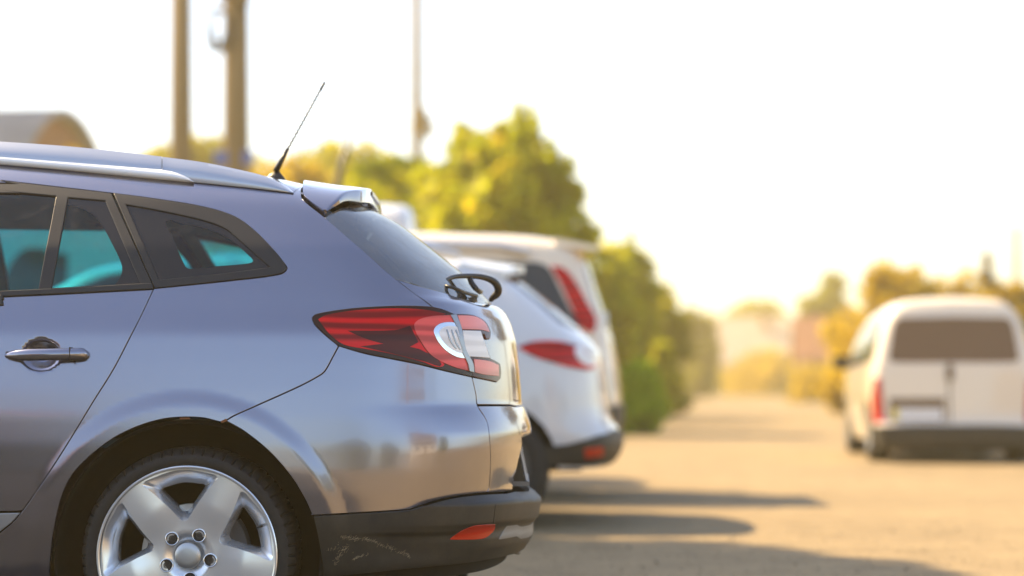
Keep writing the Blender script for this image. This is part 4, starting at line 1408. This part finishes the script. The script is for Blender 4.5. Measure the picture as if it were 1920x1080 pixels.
ptree(1805, 505, 110, 54, 'leaf_amber', 'golden tree above the middle of the white van roof', n=5500, low=.05, leaf=.13, group='bushes on the right verge')
ptree(1612, 575, 60, 56, 'leaf_amber', 'golden bush directly left of the white van roof', cat='bush', name='round_bush', n=3500, low=.02, leaf=.13, group='bushes on the right verge')
ptree(1905, 520, 55, 50, 'leaf_amber', 'golden bush right of the white van at the picture edge', cat='bush', name='round_bush', n=4000, low=.02, leaf=.13, group='bushes on the right verge')
ptree(1852, 455, 22, 53, 'leaf_dry', 'thin dry sapling rising above the white van roof', name='sapling', n=500, low=.3, leaf=.10, sparse=.7, group='bushes on the right verge')
for px_, tp_, hw_, Y_, mt_, wh_ in ((1310, 690, 45, 168, 'leaf_yellow', 'left end of'), (1380, 700, 50, 168, 'leaf_amber', 'middle of'), (1500, 700, 55, 165, 'leaf_amber', 'right end of'), (1590, 660, 45, 95, 'leaf_amber', 'red roofed house beyond')):
    ptree(px_, tp_, hw_, Y_, mt_, 'low blurred shrub before the %s the pale house' % wh_ if 'red' not in wh_ else 'low golden shrub beside the red roofed house and the van', cat='bush', name='round_bush', n=2200, low=.0, leaf=.22, group='far trees at the end of the road')
# tall tree just outside the picture on the right; one spray of leaves hangs into the top corner
tree('overhanging_tree', 'tall thin leaved tree whose pale leaves hang into the top right corner', 'tree', 10.45, 30.0, 9.6, 2.2, 'leaf_dry', n=4500, low=.42, sparse=.85, leaf=.10)
# tree outside the picture on the left; it throws the long soft shadow across the open ground
tree('shade_tree', 'tall tree beyond the left picture edge shading the open ground', 'tree', -4.2, 11.0, 6.6, 1.3, 'leaf_olive', n=7000, low=.62, leaf=.09)

# grass on the verges: nobody could count it
def grass(name, label, n, fx, material, hh):
    V = np.empty((n, 3, 3))
    for i in range(n):
        x, y = fx()
        h_ = hh * random.uniform(.5, 1.4); a = random.random() * PI; w_ = .02 + .012 * y / 30
        dx, dy = math.cos(a) * w_, math.sin(a) * w_
        V[i] = [(x - dx, y - dy, .01), (x + dx, y + dy, .01), (x + random.gauss(0, .35 * h_), y + random.gauss(0, .35 * h_), .01 + h_)]
    me = bpy.data.meshes.new(name)
    me.vertices.add(3 * n); me.vertices.foreach_set('co', V.reshape(-1))
    me.loops.add(3 * n); me.loops.foreach_set('vertex_index', np.arange(3 * n, dtype=np.int32))
    me.polygons.add(n); me.polygons.foreach_set('loop_start', np.arange(0, 3 * n, 3, dtype=np.int32))
    me.materials.append(MATS[material]); me.update(calc_edges=True)
    o = bpy.data.objects.new(name, me); COL.objects.link(o)
    return tag(o, label, 'grass', kind='stuff')
def gl():
    y = 28.5 + 80 * random.random() ** 2
    return road_x(y) - .15 - abs(random.gauss(0, 1.3)), y
def gr():
    y = 46 + 110 * random.random() ** 1.5
    return road_x(y) + 7.9 + .012 * (y - 31) + abs(random.gauss(0, 3.0)), y
grass('grass_left', 'yellow green roadside grass along the left verge', 9000, gl, 'leaf_yellow', .28)
grass('grass_right', 'dry golden grass along the right verge', 9000, gr, 'leaf_amber', .45)

# ================================================================== poles
simple('weathered_wood', (.17, .115, .05), .9)
simple('cable', (.03, .027, .022), .8)
simple('blue_sign', (.02, .09, .36), .4)
simple('porcelain', (.45, .40, .32), .3)
def pole(px, Y, d, h, label, extra=None, arm=True):
    t = thing('utility_pole', label, 'pole', (at(px, Y), Y, 0), 0, 'utility poles')
    MB().tube([(0, 0, -.1), (.01, 0, h * .5), (0, 0, h)], [d * .55, d * .5, d * .42], 14).build('shaft', 'weathered_wood', t, True)
    if not arm: return t
    cr = MB().box((-.9, -.06, h - .55), (.9, .06, h - .43)); cr.build('crossarm', 'weathered_wood', t)
    for x in (-.75, -.3, .3, .75):
        MB().lathe([(.0, .0), (.045, .0), (.05, .05), (.03, .07), (.045, .10), (.0, .14)], 10, (x, 0, h - .43), 'z').build('insulator', 'porcelain', t, True)
    if extra: extra(t)
    return t
pole(339, 38, .47, 10.5, 'plain straight wooden utility pole, left of the two close together')
def pole2x(t):
    Y = 36.0
    for k in range(3):
        zc = hz(62, Y); r_ = .36 + .02 * k
        pts = [(-.27 + (.34 + .12 * k) * r_ * math.cos(a) + .05 * math.sin(2 * a + k), -.24 - .04 * k, zc + r_ * math.sin(a)) for a in np.linspace(0, 2 * PI, 25)]
        MB().tube(pts, .032, 6, False).build('cable_coil', 'cable', t, True)
    MB().tube([(.12, -.2, hz(20, Y)), (.20, -.2, hz(5, Y)), (.26, -.18, hz(-40, Y)), (.2, -.1, hz(-120, Y))], .10, 8).build('down_cable', 'cable', t, True)
    MB().tube([(.16, -.17, .3), (.18, -.17, hz(250, Y)), (.14, -.17, hz(120, Y)), (.17, -.18, hz(20, Y))], .022, 8).build('earth_wire', 'cable', t, True)
    MB().box((-.26, -.40, hz(8, Y)), (.30, -.20, hz(-90, Y))).build('junction_box', 'weathered_wood', t)
    z0 = hz(312, Y)
    MB().box((-.37, -.215, z0), (.37, -.19, z0 + .27)).build('blue_sign_board', 'blue_sign', t)
pole(442, 36, .52, 11.0, 'wooden utility pole with hanging cable coil and blue sign board', pole2x)
def pole3x(t):
    leaves('climbing_twigs', [(.12, -.1, hz(125, 66)), (.1, -.1, hz(215, 66)), (.2, -.1, hz(240, 66)), (-.02, 0, hz(180, 66))], [.14, .3, .45, .2], 260, .12, 'leaf_dry', t)['kind'] = 'stuff'
pole(781, 66, .42, 15.5, 'thin distant pole with climbing twigs above the yellow trees', pole3x)
pole(1906, 68, .24, hz(425, 68), 'short pale pole at the right picture edge behind the van', arm=False)
t = thing('lamp_post', 'slender faint post rising beside the tallest yellow tree', 'post', (at(1000, 90), 90, 0))
MB().tube([(0, 0, -.1), (0, 0, hz(195, 90))], [.12, .07], 10).build('shaft', 'satin_silver', t, True)
MB().box((-.1, -.5, hz(195, 90)), (.1, .1, hz(195, 90) + .12)).build('lamp_head', 'satin_silver', t)

# ================================================================== buildings
def wall_mat(name, col, var=.25):
    m, nt, b = mat(name)
    n = noise(nt, 1.6, 6.0, .65)
    r = ramp(nt, n.outputs[0], [(.3, tuple(c * (1 - var) for c in col)), (.7, tuple(min(1, c * (1 + var * .5)) for c in col))])
    nt.links.new(r.outputs[0], b.inputs['Base Color']); setp(b, rough=.9)
wall_mat('brick_orange', (.34, .16, .075)); wall_mat('tin_roof', (.36, .35, .34)); wall_mat('pale_roof', (.44, .36, .30)); wall_mat('plaster', (.56, .48, .38))
wall_mat('red_roof', (.28, .12, .07)); wall_mat('rosy_wall', (.36, .25, .19)); wall_mat('white_wall', (.68, .63, .54)); wall_mat('grey_tile', (.15, .13, .12))
simple('pane', (.03, .035, .04), .1)

# barrel-roofed shed: its gable end nearly edge-on
sh = thing('round_roof_shed', 'shed with curved grey tin roof and orange brick gable at the left edge', 'building', (at(113, 42), 42.0, 0), R(-3))
Rsh, Lsh = 4.6, 16.0
zc = hz(207, 42) - Rsh * 1.035
arc = [(Rsh * math.cos(a), zc + Rsh * math.sin(a)) for a in np.linspace(0, PI, 33)]
V = [(.0, y, z) for y, z in arc] + [(-Lsh, y, z) for y, z in arc]
n_ = len(arc)
sb = MB().add(V, [(i, i + 1, n_ + i + 1, n_ + i) for i in range(n_ - 1)])
arc2 = [(y * 1.035, zc + (z - zc) * 1.035) for y, z in arc]
V = [(.25, y, z) for y, z in arc2] + [(-Lsh - .2, y, z) for y, z in arc2] + [(.25, y, z) for y, z in arc] + [(-Lsh - .2, y, z) for y, z in arc]
MB().add(V, [(i + 1, i, n_ + i, n_ + i + 1) for i in range(n_ - 1)] + [(i, i + 1, 2 * n_ + i + 1, 2 * n_ + i) for i in range(n_ - 1)] + [(2 * n_ + i, 2 * n_ + i + 1, 3 * n_ + i + 1, 3 * n_ + i) for i in range(n_ - 1)]).build('tin_roof', 'tin_roof', sh, True)
V = [(0, Rsh * .985, 0), (0, -Rsh * .985, 0)] + [(0, y * .985, zc + (z - zc) * .985) for y, z in arc[::-1]]
V2 = [(-.3, y, z) for _, y, z in V]
k_ = len(V)
MB().add(V + V2, [tuple(range(k_))[::-1], tuple(range(k_, 2 * k_))] + [(i, (i + 1) % k_, k_ + (i + 1) % k_, k_ + i) for i in range(k_)]).build('gable_wall', 'brick_orange', sh)
for s_ in (-1, 1):
    MB().box((-Lsh, s_ * Rsh * .97 - .15, 0), (-.31, s_ * Rsh * .97 + .15, zc + .3)).build('side_wall', 'brick_orange', sh)
MB().box((.002, -1.2, .02), (.06, 1.2, 2.8)).build('shed_door', 'weathered_wood', sh)
MB().box((.002, -.5, 4.1), (.05, .5, 4.9)).build('gable_window', 'pane', sh)

def house(name, label, X, Y, rz, w, d, eave, ridge, wm, rm, wins=3):
    h = thing(name, label, 'house', (X, Y, 0), rz)
    e = .02
    V = [(-w / 2, -d / 2, 0), (w / 2, -d / 2, 0), (w / 2, d / 2, 0), (-w / 2, d / 2, 0), (-w / 2, -d / 2, eave), (w / 2, -d / 2, eave), (w / 2, d / 2, eave), (-w / 2, d / 2, eave), (-w / 2, 0, ridge - e), (w / 2, 0, ridge - e)]
    MB().add(V, [(0, 1, 5, 4), (2, 3, 7, 6), (1, 2, 6, 9, 5), (3, 0, 4, 8, 7)]).build('wall', wm, h)
    o_ = .45; sl = (ridge - eave) / (d / 2)
    for s_ in (-1, 1):
        y1, z1 = s_ * (d / 2 + o_), eave - o_ * sl
        V = [(-w / 2 - o_, 0, ridge), (w / 2 + o_, 0, ridge), (w / 2 + o_, y1, z1), (-w / 2 - o_, y1, z1)]
        V += [(x, y, z + .14) for x, y, z in V]
        MB().add(V, [(0, 1, 2, 3), (7, 6, 5, 4), (0, 4, 5, 1), (1, 5, 6, 2), (2, 6, 7, 3), (3, 7, 4, 0)]).build('roof_slope', rm, h)
    MB().box((w * .2, -d * .18, ridge - .8), (w * .2 + .6, -d * .18 + .6, ridge + .7)).build('chimney', 'brick_orange', h)
    for i in range(wins):
        x = -w / 2 + w * (i + .7) / (wins + .4)
        if i == wins // 2:
            MB().box((x - .45, -d / 2 - .05, .02), (x + .45, -d / 2 - .003, 2.05)).build('door', 'weathered_wood', h)
        else:
            f = MB().box((x - .6, -d / 2 - .07, .95), (x + .6, -d / 2 - .003, 2.2)).build('window', 'white_wall', h)
            MB().box((x - .5, -d / 2 - .08, 1.05), (x - .03, -d / 2 - .072, 2.1)).build('pane', 'pane', f)
            MB().box((x + .03, -d / 2 - .08, 1.05), (x + .5, -d / 2 - .072, 2.1)).build('pane', 'pane', f)
    return h
house('low_house', 'low pale house with broad pinkish roof closing the end of the road', at(1385, 182), 182, R(-4), 10.2, 9.0, 2.9, hz(597, 182), 'plaster', 'pale_roof')
house('red_roofed_house', 'small rosy house with red roof left of the white van', at(1555, 112), 112, R(-6), 3.4, 4.0, 2.6, hz(598, 112), 'rosy_wall', 'red_roof', 2)
# across the road behind the photographer: what the car's paint mirrors
house('white_house', 'white walled house behind the camera, mirrored in the grey bumper', 16.0, -13.0, R(215), 8.5, 7.0, 3.0, 5.6, 'white_wall', 'grey_tile')
house('plaster_house', 'plastered house behind the camera, mirrored in the grey door', -13.0, -22.0, R(175), 10.0, 7.0, 3.0, 5.8, 'plaster', 'red_roof')
for i, (x, y, h_, r_, lb) in enumerate(((-6.5, -15, 4.2, 1.8, 'left'), (3.0, -24, 4.6, 2.4, 'middle'), (8.5, -20, 3.6, 2.0, 'right'), (24, -8, 5.0, 2.4, 'far right'))):
    tree('garden_tree', 'garden tree behind the camera, %s one of the row' % lb, 'tree', x, y, h_, r_, 'leaf_olive', n=2500, low=.1, leaf=.16, group='garden trees behind the camera')

hd = thing('garden_hedge', 'clipped dark hedge behind the camera, mirrored low in the grey door', 'hedge', (-7.2, -5.0, 0))
leaf_mat('leaf_hedge', [(0, (.012, .02, .006)), (.6, (.022, .035, .010)), (1, (.04, .05, .014))], .15)
MB().box((-3.7, -.30, 0), (3.7, .30, 1.95)).build('twig_core', 'void', hd)
leaves('foliage', [(x, y, z) for x in np.arange(-3.7, 3.75, .3) for y in (-.28, .28) for z in (.3, .8, 1.3, 1.8, 2.05)], [.26] * (25 * 2 * 5), 9000, .06, 'leaf_hedge', hd)
# ================================================================== other vehicles
def vehicle(name, label, cat, loc, rotz, sp):
    """sp: width/roof/rear tables, wheels, paint, panels"""
    w_, zr_, xr_ = tab(sp['w'], sp.get('ws', .03)), tab(sp['zr'], .06), tab(sp['xr'], sp.get('xs', .015))
    c_, k_, xf_, kr = sp['c'], sp['k'], sp['front'], sp.get('kr', .14)
    tp = tab(sp['t'], .08)
    def F(x, y, z):
        ya = np.abs(y)
        side = ya - w_(z) + tp(x)
        roof = z - zr_(x) + sp.get('crown', .06) * (ya / .7) ** 2
        rear = x - xr_(z) + c_ * ya ** 2
        fr = xf_ - x + .3 * ya ** 2 + .3 * np.maximum(z - .6, 0) ** 2
        return smax(smax(smax(side, roof, kr), rear, k_), fr, .3)
    S = Shell(F, sp['x0'], sp['x1'], .75, .9, .9)
    root = thing(name, label, cat, loc, rotz)
    zb, wr = sp['zb'], sp['wr']
    ra = wr + .045
    bot = []
    for wx in sorted(sp['wheels']):
        hx = math.sqrt(max(ra ** 2 - (wr - zb) ** 2, .01))
        a0 = math.atan2(zb - wr, hx)
        bot += [(wx + ra * math.cos(a), wr + ra * math.sin(a)) for a in np.linspace(PI - a0, a0, 15)]
    loop = J(U((S.uf, zb)), S.side([(xf_ + .35, zb)]), S.side(bot), S.side([(sp['rear_x'] - .25, zb)]), U((S.uc, zb), (S.uc, .75), (S.uc, S.vt), (S.x0, S.vt), (S.uf, S.vt), (S.uf, .75)))
    put('body', patch(S, [loop], sp.get('step', .05), gap=0, flange=0, both=True), sp['paint'], root)
    # dark inside so that the arches do not show daylight
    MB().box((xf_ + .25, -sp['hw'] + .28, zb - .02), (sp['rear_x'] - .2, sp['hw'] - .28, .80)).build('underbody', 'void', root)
    for part in sp['parts']:
        nm, kind, pts, cn, mt, lift = part[:6]
        both = len(part) > 6 and part[6] == 'both'
        if kind == 'px':
            uv = S.px(catmull(pts, cn, 5, True), loc)
        elif kind == 'side':
            uv = S.side(catmull(pts, cn, 5, True))
        else:
            cc = catmull(pts, cn, 5, not both)
            uv = S.rear(cc)
            if both:
                uv = np.vstack([uv, [(S.uc, uv[-1, 1])], [(S.uc, uv[0, 1])]])
        d = patch(S, [uv], .03, gap=0, flange=.012, lift=lift, rnd=.004, both=both)
        put(nm, d, mt, root, not both)
    for wx in sp['wheels']:
        for M in (-1, 1):
            yy = M * (sp['hw'] - .03)
            rm = MB().lathe([(0, .0), (.05, .0), (.06, .02), (wr * .55, .025), (wr * .62, .005), (wr * .66, .0), (wr * .67, .03)], 30)
            for i in range(5):
                a = 2 * PI * i / 5
                c, s_ = math.cos(a), math.sin(a)
                rm.add([(c * .04 - s_ * .035, -.004, s_ * .04 + c * .035), (c * .04 + s_ * .035, -.004, s_ * .04 - c * .035), (c * wr * .62 + s_ * .025, -.004, s_ * wr * .62 - c * .025), (c * wr * .62 - s_ * .025, -.004, s_ * wr * .62 + c * .025)], [(0, 1, 2, 3)])
            Vv = [(a, b * -M, c) for a, b, c in rm.V]
            w = new_mesh('wheel', Vv, rm.F if M < 0 else [f[::-1] for f in rm.F], sp.get('rim', 'alloy'), root)
            w.location = (wx, yy, wr)
            ty = MB().lathe([(wr * .66, .0), (wr * .72, -.012), (wr * .88, -.014), (wr * .95, .0), (wr * .99, .03), (wr, .10), (wr * .99, .17), (wr * .95, .20), (wr * .66, .20)], 40)
            new_mesh('tyre', [(a, b * -M, c) for a, b, c in ty.V], ty.F if M < 0 else [f[::-1] for f in ty.F], 'rubber', w)
    return root, S

# white crossover, next car in the row (one bay between stays empty)
co = dict(w=[(0, .80), (.3, .87), (.55, .905), (.75, .905), (.95, .89), (1.08, .86), (1.25, .78), (1.45, .68), (1.55, .62), (1.9, .35)],
          zr=[(-4.5, .75), (-4.0, .98), (-3.2, 1.1), (-2.4, 1.54), (-1.6, 1.60), (-.8, 1.59), (-.3, 1.565), (.05, 1.515), (.3, 1.48), (1, 1.3)],
          xr=[(0, .50), (.34, .585), (.40, .64), (.47, .665), (.55, .655), (.585, .615), (.66, .585), (.82, .57), (1.0, .54), (1.06, .50), (1.12, .44), (1.46, .05), (1.56, -.1), (1.9, -.9)],
          t=[(-4.6, .2), (-3.8, .04), (-3, 0), (-.2, 0), (.2, .03), (.6, .12), (1, .25)], c=.26, k=.30, front=-3.75, x0=-2.9, x1=-.35, zb=.34, wr=.345, wheels=(-.13, -2.78), hw=.90, rear_x=.60, paint='white_paint', rim='cast_iron',
          parts=[('lower_cladding', 'side', [(.33, .36), (.33, .47), (.60, .50), (.62, .36)], (0, 1, 2, 3), 'bumper_plastic', .008),
                 ('tail_lamp', 'px', [(972, 651), (1000, 642), (1050, 642), (1090, 655), (1112, 680), (1110, 692), (1080, 690), (1040, 680), (1000, 667)], (0,), 'red_lens', .010),
                 ('clear_lens', 'px', [(1078, 654), (1095, 662), (1110, 681), (1102, 685), (1084, 676)], (), 'clear_lens', .016),
                 ('rear_window', 'rear', [(-1e-3, 1.14), (-.45, 1.14), (-.62, 1.17), (-.56, 1.38), (-.50, 1.44), (-1e-3, 1.46)], (0, 2, 4, 5), 'dark_glass', .006, 'both'),
                 ('side_window', 'side', [(-.12, 1.13), (-.55, 1.10), (-2.9, 1.06), (-2.3, 1.44), (-1.6, 1.47), (-.7, 1.45), (-.3, 1.36)], (0, 2), 'dark_glass', .005),
                 ('bumper_reflector', 'px', [(1094, 842), (1127, 838), (1128, 853), (1096, 857)], (0, 1, 2, 3), 'reflector_red', .016)])
cross, cS = vehicle('white_crossover', 'white crossover with horizontal red tail lamp and dark bumper, parked beyond the grey car', 'car', (0, 11.75, 0), 0, co)
uvb = J(cS.px([(1010, 872), (1060, 872), (1110, 871), (1150, 857)], (0, 11.75, 0)), cS.rear([(-.3, .36)]), U((cS.uc, .36), (cS.uc, .53)), cS.rear([(-.3, .54)]), cS.px([(1150, 806), (1120, 817), (1062, 834), (1010, 838)], (0, 11.75, 0)))
put('lower_bumper', patch(cS, [uvb], .03, gap=0, flange=.015, lift=.012, both=True), 'bumper_plastic', cross)
spo = cS.rear([(-.58, 1.455), (-.3, 1.475)])
V = []
for y in np.linspace(-.62, .62, 21):
    k = (abs(y) / .62) ** 3
    xe = .075 - .12 * k; zt = 1.535 - .05 * k
    V += [(-.32 + .02 * k, y, zt + .035), (xe, y, zt - .012), (xe + .004, y, zt - .05), (-.1, y, zt - .10), (-.34, y, zt - .04)]
Fc = []
for i in range(20):
    for j in range(5):
        Fc.append((i * 5 + j, i * 5 + (j + 1) % 5, (i + 1) * 5 + (j + 1) % 5, (i + 1) * 5 + j))
Fc += [tuple(range(5))[::-1], tuple(100 + j for j in range(5))]
new_mesh('spoiler', V, Fc, 'white_paint', cross).data.set_sharp_from_angle(angle=R(40))
for M in (-1, 1):
    MB().tube([(-2.1, M * .62, 1.58), (-1.9, M * .63, 1.64), (-1.2, M * .63, 1.645), (-.5, M * .62, 1.61), (-.3, M * .6, 1.56)], .022, 10).build('roof_rail', 'satin_silver', cross, True)

# tall white off-roader behind it
ta = dict(w=[(0, .82), (.4, .90), (.7, .93), (1.0, .925), (1.15, .90), (1.3, .85), (1.6, .76), (1.8, .70), (2.3, .4)],
          zr=[(-4.6, .9), (-4.2, 1.1), (-3.2, 1.2), (-2.4, 1.85), (-1.6, 1.93), (-.7, 1.94), (.1, 1.915), (.45, 1.865), (.6, 1.82), (1, 1.65)],
          xr=[(0, .70), (.45, .78), (.55, .81), (.72, .81), (.90, .79), (1.14, .745), (1.46, .634), (1.70, .56), (1.80, .53), (1.9, .46), (2.2, .1)],
          t=[(-4.8, .2), (-4, .04), (-3, 0), (-.2, 0), (.3, .02), (.7, .10), (1.1, .25)], c=.16, k=.22, front=-4.0, x0=-3.1, x1=-.25, zb=.42, wr=.38, wheels=(-.15, -2.9), hw=.93, rear_x=.75, paint='white_paint_warm_glow',
          parts=[('tail_lamp', 'px', [(1034, 500), (1056, 504), (1078, 530), (1098, 566), (1116, 600), (1112, 622), (1092, 616), (1074, 580), (1054, 536)], (0, 5), 'red_lens', .012),
                 ('rear_side_window', 'px', [(800, 492), (1000, 492), (1028, 503), (1048, 540), (1068, 580), (1086, 614), (1040, 608), (940, 596), (800, 590)], (0, 8), 'dark_glass', .005),
                 ('rear_window', 'rear', [(-1e-3, 1.22), (-.55, 1.22), (-.62, 1.26), (-.57, 1.64), (-.5, 1.70), (-1e-3, 1.71)], (0, 2, 4, 5), 'dark_glass', .006, 'both'),
                 ('bumper', 'rear', [(-1e-3, .45), (-.5, .45), (-.84, .46), (-.84, .66), (-.5, .67), (-1e-3, .67)], (0, 2, 3, 5), 'bumper_plastic', .02, 'both')])
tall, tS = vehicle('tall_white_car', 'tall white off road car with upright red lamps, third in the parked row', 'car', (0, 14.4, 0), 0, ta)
for M in (-1, 1):
    MB().tube([(-2.2, M * .74, 1.78), (-2.0, M * .76, 1.815), (-1.0, M * .765, 1.82), (-.1, M * .755, 1.80), (.12, M * .74, 1.75)], .032, 10).build('roof_rail', 'satin_silver', tall, True)
    MB().box((.60, M * .99 - .05, 1.22), (.66, M * .99 + .05, 1.32)).build('lamp_guard', 'satin_silver', tall)
tp_ = MB().add([(.30, -.66, 1.86), (.30, .66, 1.86), (.62, .62, 1.80), (.62, -.62, 1.80), (.30, -.66, 1.80), (.30, .66, 1.80), (.62, .62, 1.77), (.62, -.62, 1.77)], [(0, 1, 2, 3), (7, 6, 5, 4), (0, 4, 5, 1), (1, 5, 6, 2), (2, 6, 7, 3), (3, 7, 4, 0)])
tp_.build('spoiler', 'white_paint_warm_glow', tall)

# white box-shaped van at the back of the row, only its top corner shows
bv = dict(w=[(0, .88), (.4, .94), (.8, .97), (1.3, .96), (1.8, .92), (2.2, .86), (2.4, .80), (2.8, .5)],
          zr=[(-6, 1.0), (-5.6, 1.3), (-4.9, 1.7), (-4.4, 2.28), (-3.8, 2.37), (-1.2, 2.39), (-.6, 2.37), (0, 2.33)],
          xr=[(0, -.80), (.5, -.72), (.8, -.75), (1.4, -.78), (2.1, -.82), (2.3, -.85), (2.8, -.95)],
          t=[(-6, .2), (-5.2, .04), (-4, 0), (0, 0)], c=.06, k=.16, front=-5.4, x0=-4.4, x1=-1.7, zb=.36, wr=.34, wheels=(-1.75, -4.75), hw=.95, rear_x=-.82, paint='white_paint', kr=.22,
          parts=[('rear_window', 'rear', [(-1e-3, 1.40), (-.7, 1.40), (-.74, 1.46), (-.70, 1.95), (-.6, 2.0), (-1e-3, 2.0)], (0, 2, 4, 5), 'dark_glass', .006, 'both'),
                 ('tail_lamp', 'rear', [(-.82, .85), (-.94, .85), (-.92, 1.35), (-.80, 1.35)], (0, 1, 2, 3), 'red_lens', .01),
                 ('bumper', 'rear', [(-1e-3, .42), (-.5, .42), (-.9, .42), (-.9, .62), (-.5, .62), (-1e-3, .62)], (0, 2, 3, 5), 'bumper_plastic', .02, 'both'),
                 ('side_window', 'side', [(-4.3, 1.35), (-3.7, 1.32), (-3.7, 1.9), (-4.1, 1.92)], (0, 1, 2), 'dark_glass', .005)])
boxv, bS = vehicle('white_box_van', 'white high roofed van farthest in the parked row, only its top corner showing', 'van', (0, 17.05, 0), 0, bv)
MB().tube([(at(626, 17.05), 0, 2.34), (at(630, 17.05), 0, hz(352, 17.05)), (at(657, 17.05), 0, hz(250, 17.05))], [.045, .032, .018], 8).build('aerial', 'black_trim', boxv, True)

# white van driving away on the right
mv = dict(w=[(0, .74), (.3, .80), (.5, .845), (.75, .86), (.95, .85), (1.05, .83), (1.3, .77), (1.55, .69), (1.68, .62), (2.1, .35)],
          zr=[(-4.6, .7), (-4.1, .95), (-3.6, 1.08), (-2.9, 1.55), (-2.3, 1.70), (-1.2, 1.745), (-.5, 1.74), (0, 1.72)],
          xr=[(0, -.10), (.14, .0), (.20, .05), (.38, .06), (.42, .02), (.48, -.02), (1.0, -.05), (1.5, -.13), (1.68, -.18), (1.8, -.26), (2.1, -.5)],
          t=[(-4.6, .2), (-3.8, .04), (-3, 0), (-.6, 0), (0, .03), (.5, .1)], c=.07, k=.16, front=-4.05, x0=-3.1, x1=-.95, zb=.22, wr=.31, wheels=(-.62, -3.25), hw=.85, rear_x=-.02, paint='white_paint_warm_glow', kr=.2,
          parts=[('rear_window', 'rear', [(-1e-3, 1.055), (-.6, 1.055), (-.66, 1.08), (-.60, 1.45), (-.54, 1.51), (-1e-3, 1.52)], (0, 2, 4, 5), 'flare_brown_glass', .006, 'both'),
                 ('tail_lamp', 'rear', [(-.72, .44), (-.81, .43), (-.825, .65), (-.81, .88), (-.755, .88), (-.735, .65)], (0, 1, 3, 4), 'red_lens', .012),
                 ('bumper', 'rear', [(-1e-3, .145), (-.4, .145), (-.76, .16), (-.80, .38), (-.4, .395), (-1e-3, .395)], (0, 2, 3, 5), 'bumper_plastic', .016, 'both'),
                 ('side_window', 'side', [(-.35, 1.08), (-1.0, 1.06), (-2.9, 1.03), (-2.5, 1.50), (-1.0, 1.53), (-.45, 1.50)], (0, 2, 3), 'dark_glass', .005),
                 ('plate_recess', 'rear', [(-.66, .43), (-.08, .43), (-.08, .66), (-.66, .66)], (0, 1, 2, 3), 'flare_brown_glass', .004)])
mv['parts'] = mv['parts'][:4]
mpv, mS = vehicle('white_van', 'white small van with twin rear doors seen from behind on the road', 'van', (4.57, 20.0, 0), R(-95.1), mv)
def mflat(nm, y0, y1, z0, z1, mt, lift, par=mpv):
    d = patch(mS, [mS.rear(catmull([(y0, z0), (y1, z0), (y1, z1), (y0, z1)], (0, 1, 2, 3), 2, True))], .03, gap=0, flange=.008, lift=lift, rnd=.002)
    return put(nm, d, mt, par)
# these lie left of the centre (negative y is the van's left side)
rec = mflat('plate_recess', -.66, -.10, .44, .68, 'flare_brown_glass', .004)
mflat('number_plate', -.63, -.13, .455, .57, 'plate_white', .010)
mflat('plate_band', -.63, -.575, .456, .569, 'plate_yellow', .014)
mflat('door_seam', -.060, -.045, .43, 1.04, 'void', .003)
mflat('rear_handle', -.085, -.012, .86, 1.02, 'flare_brown_glass', .02)
for M in (-1, 1):
    MB().box((-2.95, M * .93 - .09, 1.0), (-2.85, M * .93 + .09, 1.16)).build('door_mirror', 'black_trim', mpv)
    MB().tube([(-2.9, M * .80, 1.06), (-2.9, M * .88, 1.08)], .03, 8).build('mirror_arm', 'black_trim', mpv)
MB().box((-.205, -.12, 1.585), (-.165, .12, 1.61)).build('brake_light', 'dark_red_lens', mpv)

# ================================================================== warm dusty air
m, nt_h, b = mat('haze_air')
nt_h.nodes.remove(b)
pv = node(nt_h, 'ShaderNodeVolumePrincipled')
pv.inputs['Color'].default_value = (1.0, .81, .44, 1)
pv.inputs['Density'].default_value = .0024
pv.inputs['Anisotropy'].default_value = .3
nt_h.links.new(pv.outputs[0], nt_h.nodes['Material Output'].inputs['Volume'])
hzb = MB().box((-80, -40, -1.0), (90, 260, 24)).build('haze', 'haze_air')
hzb['kind'] = 'stuff'
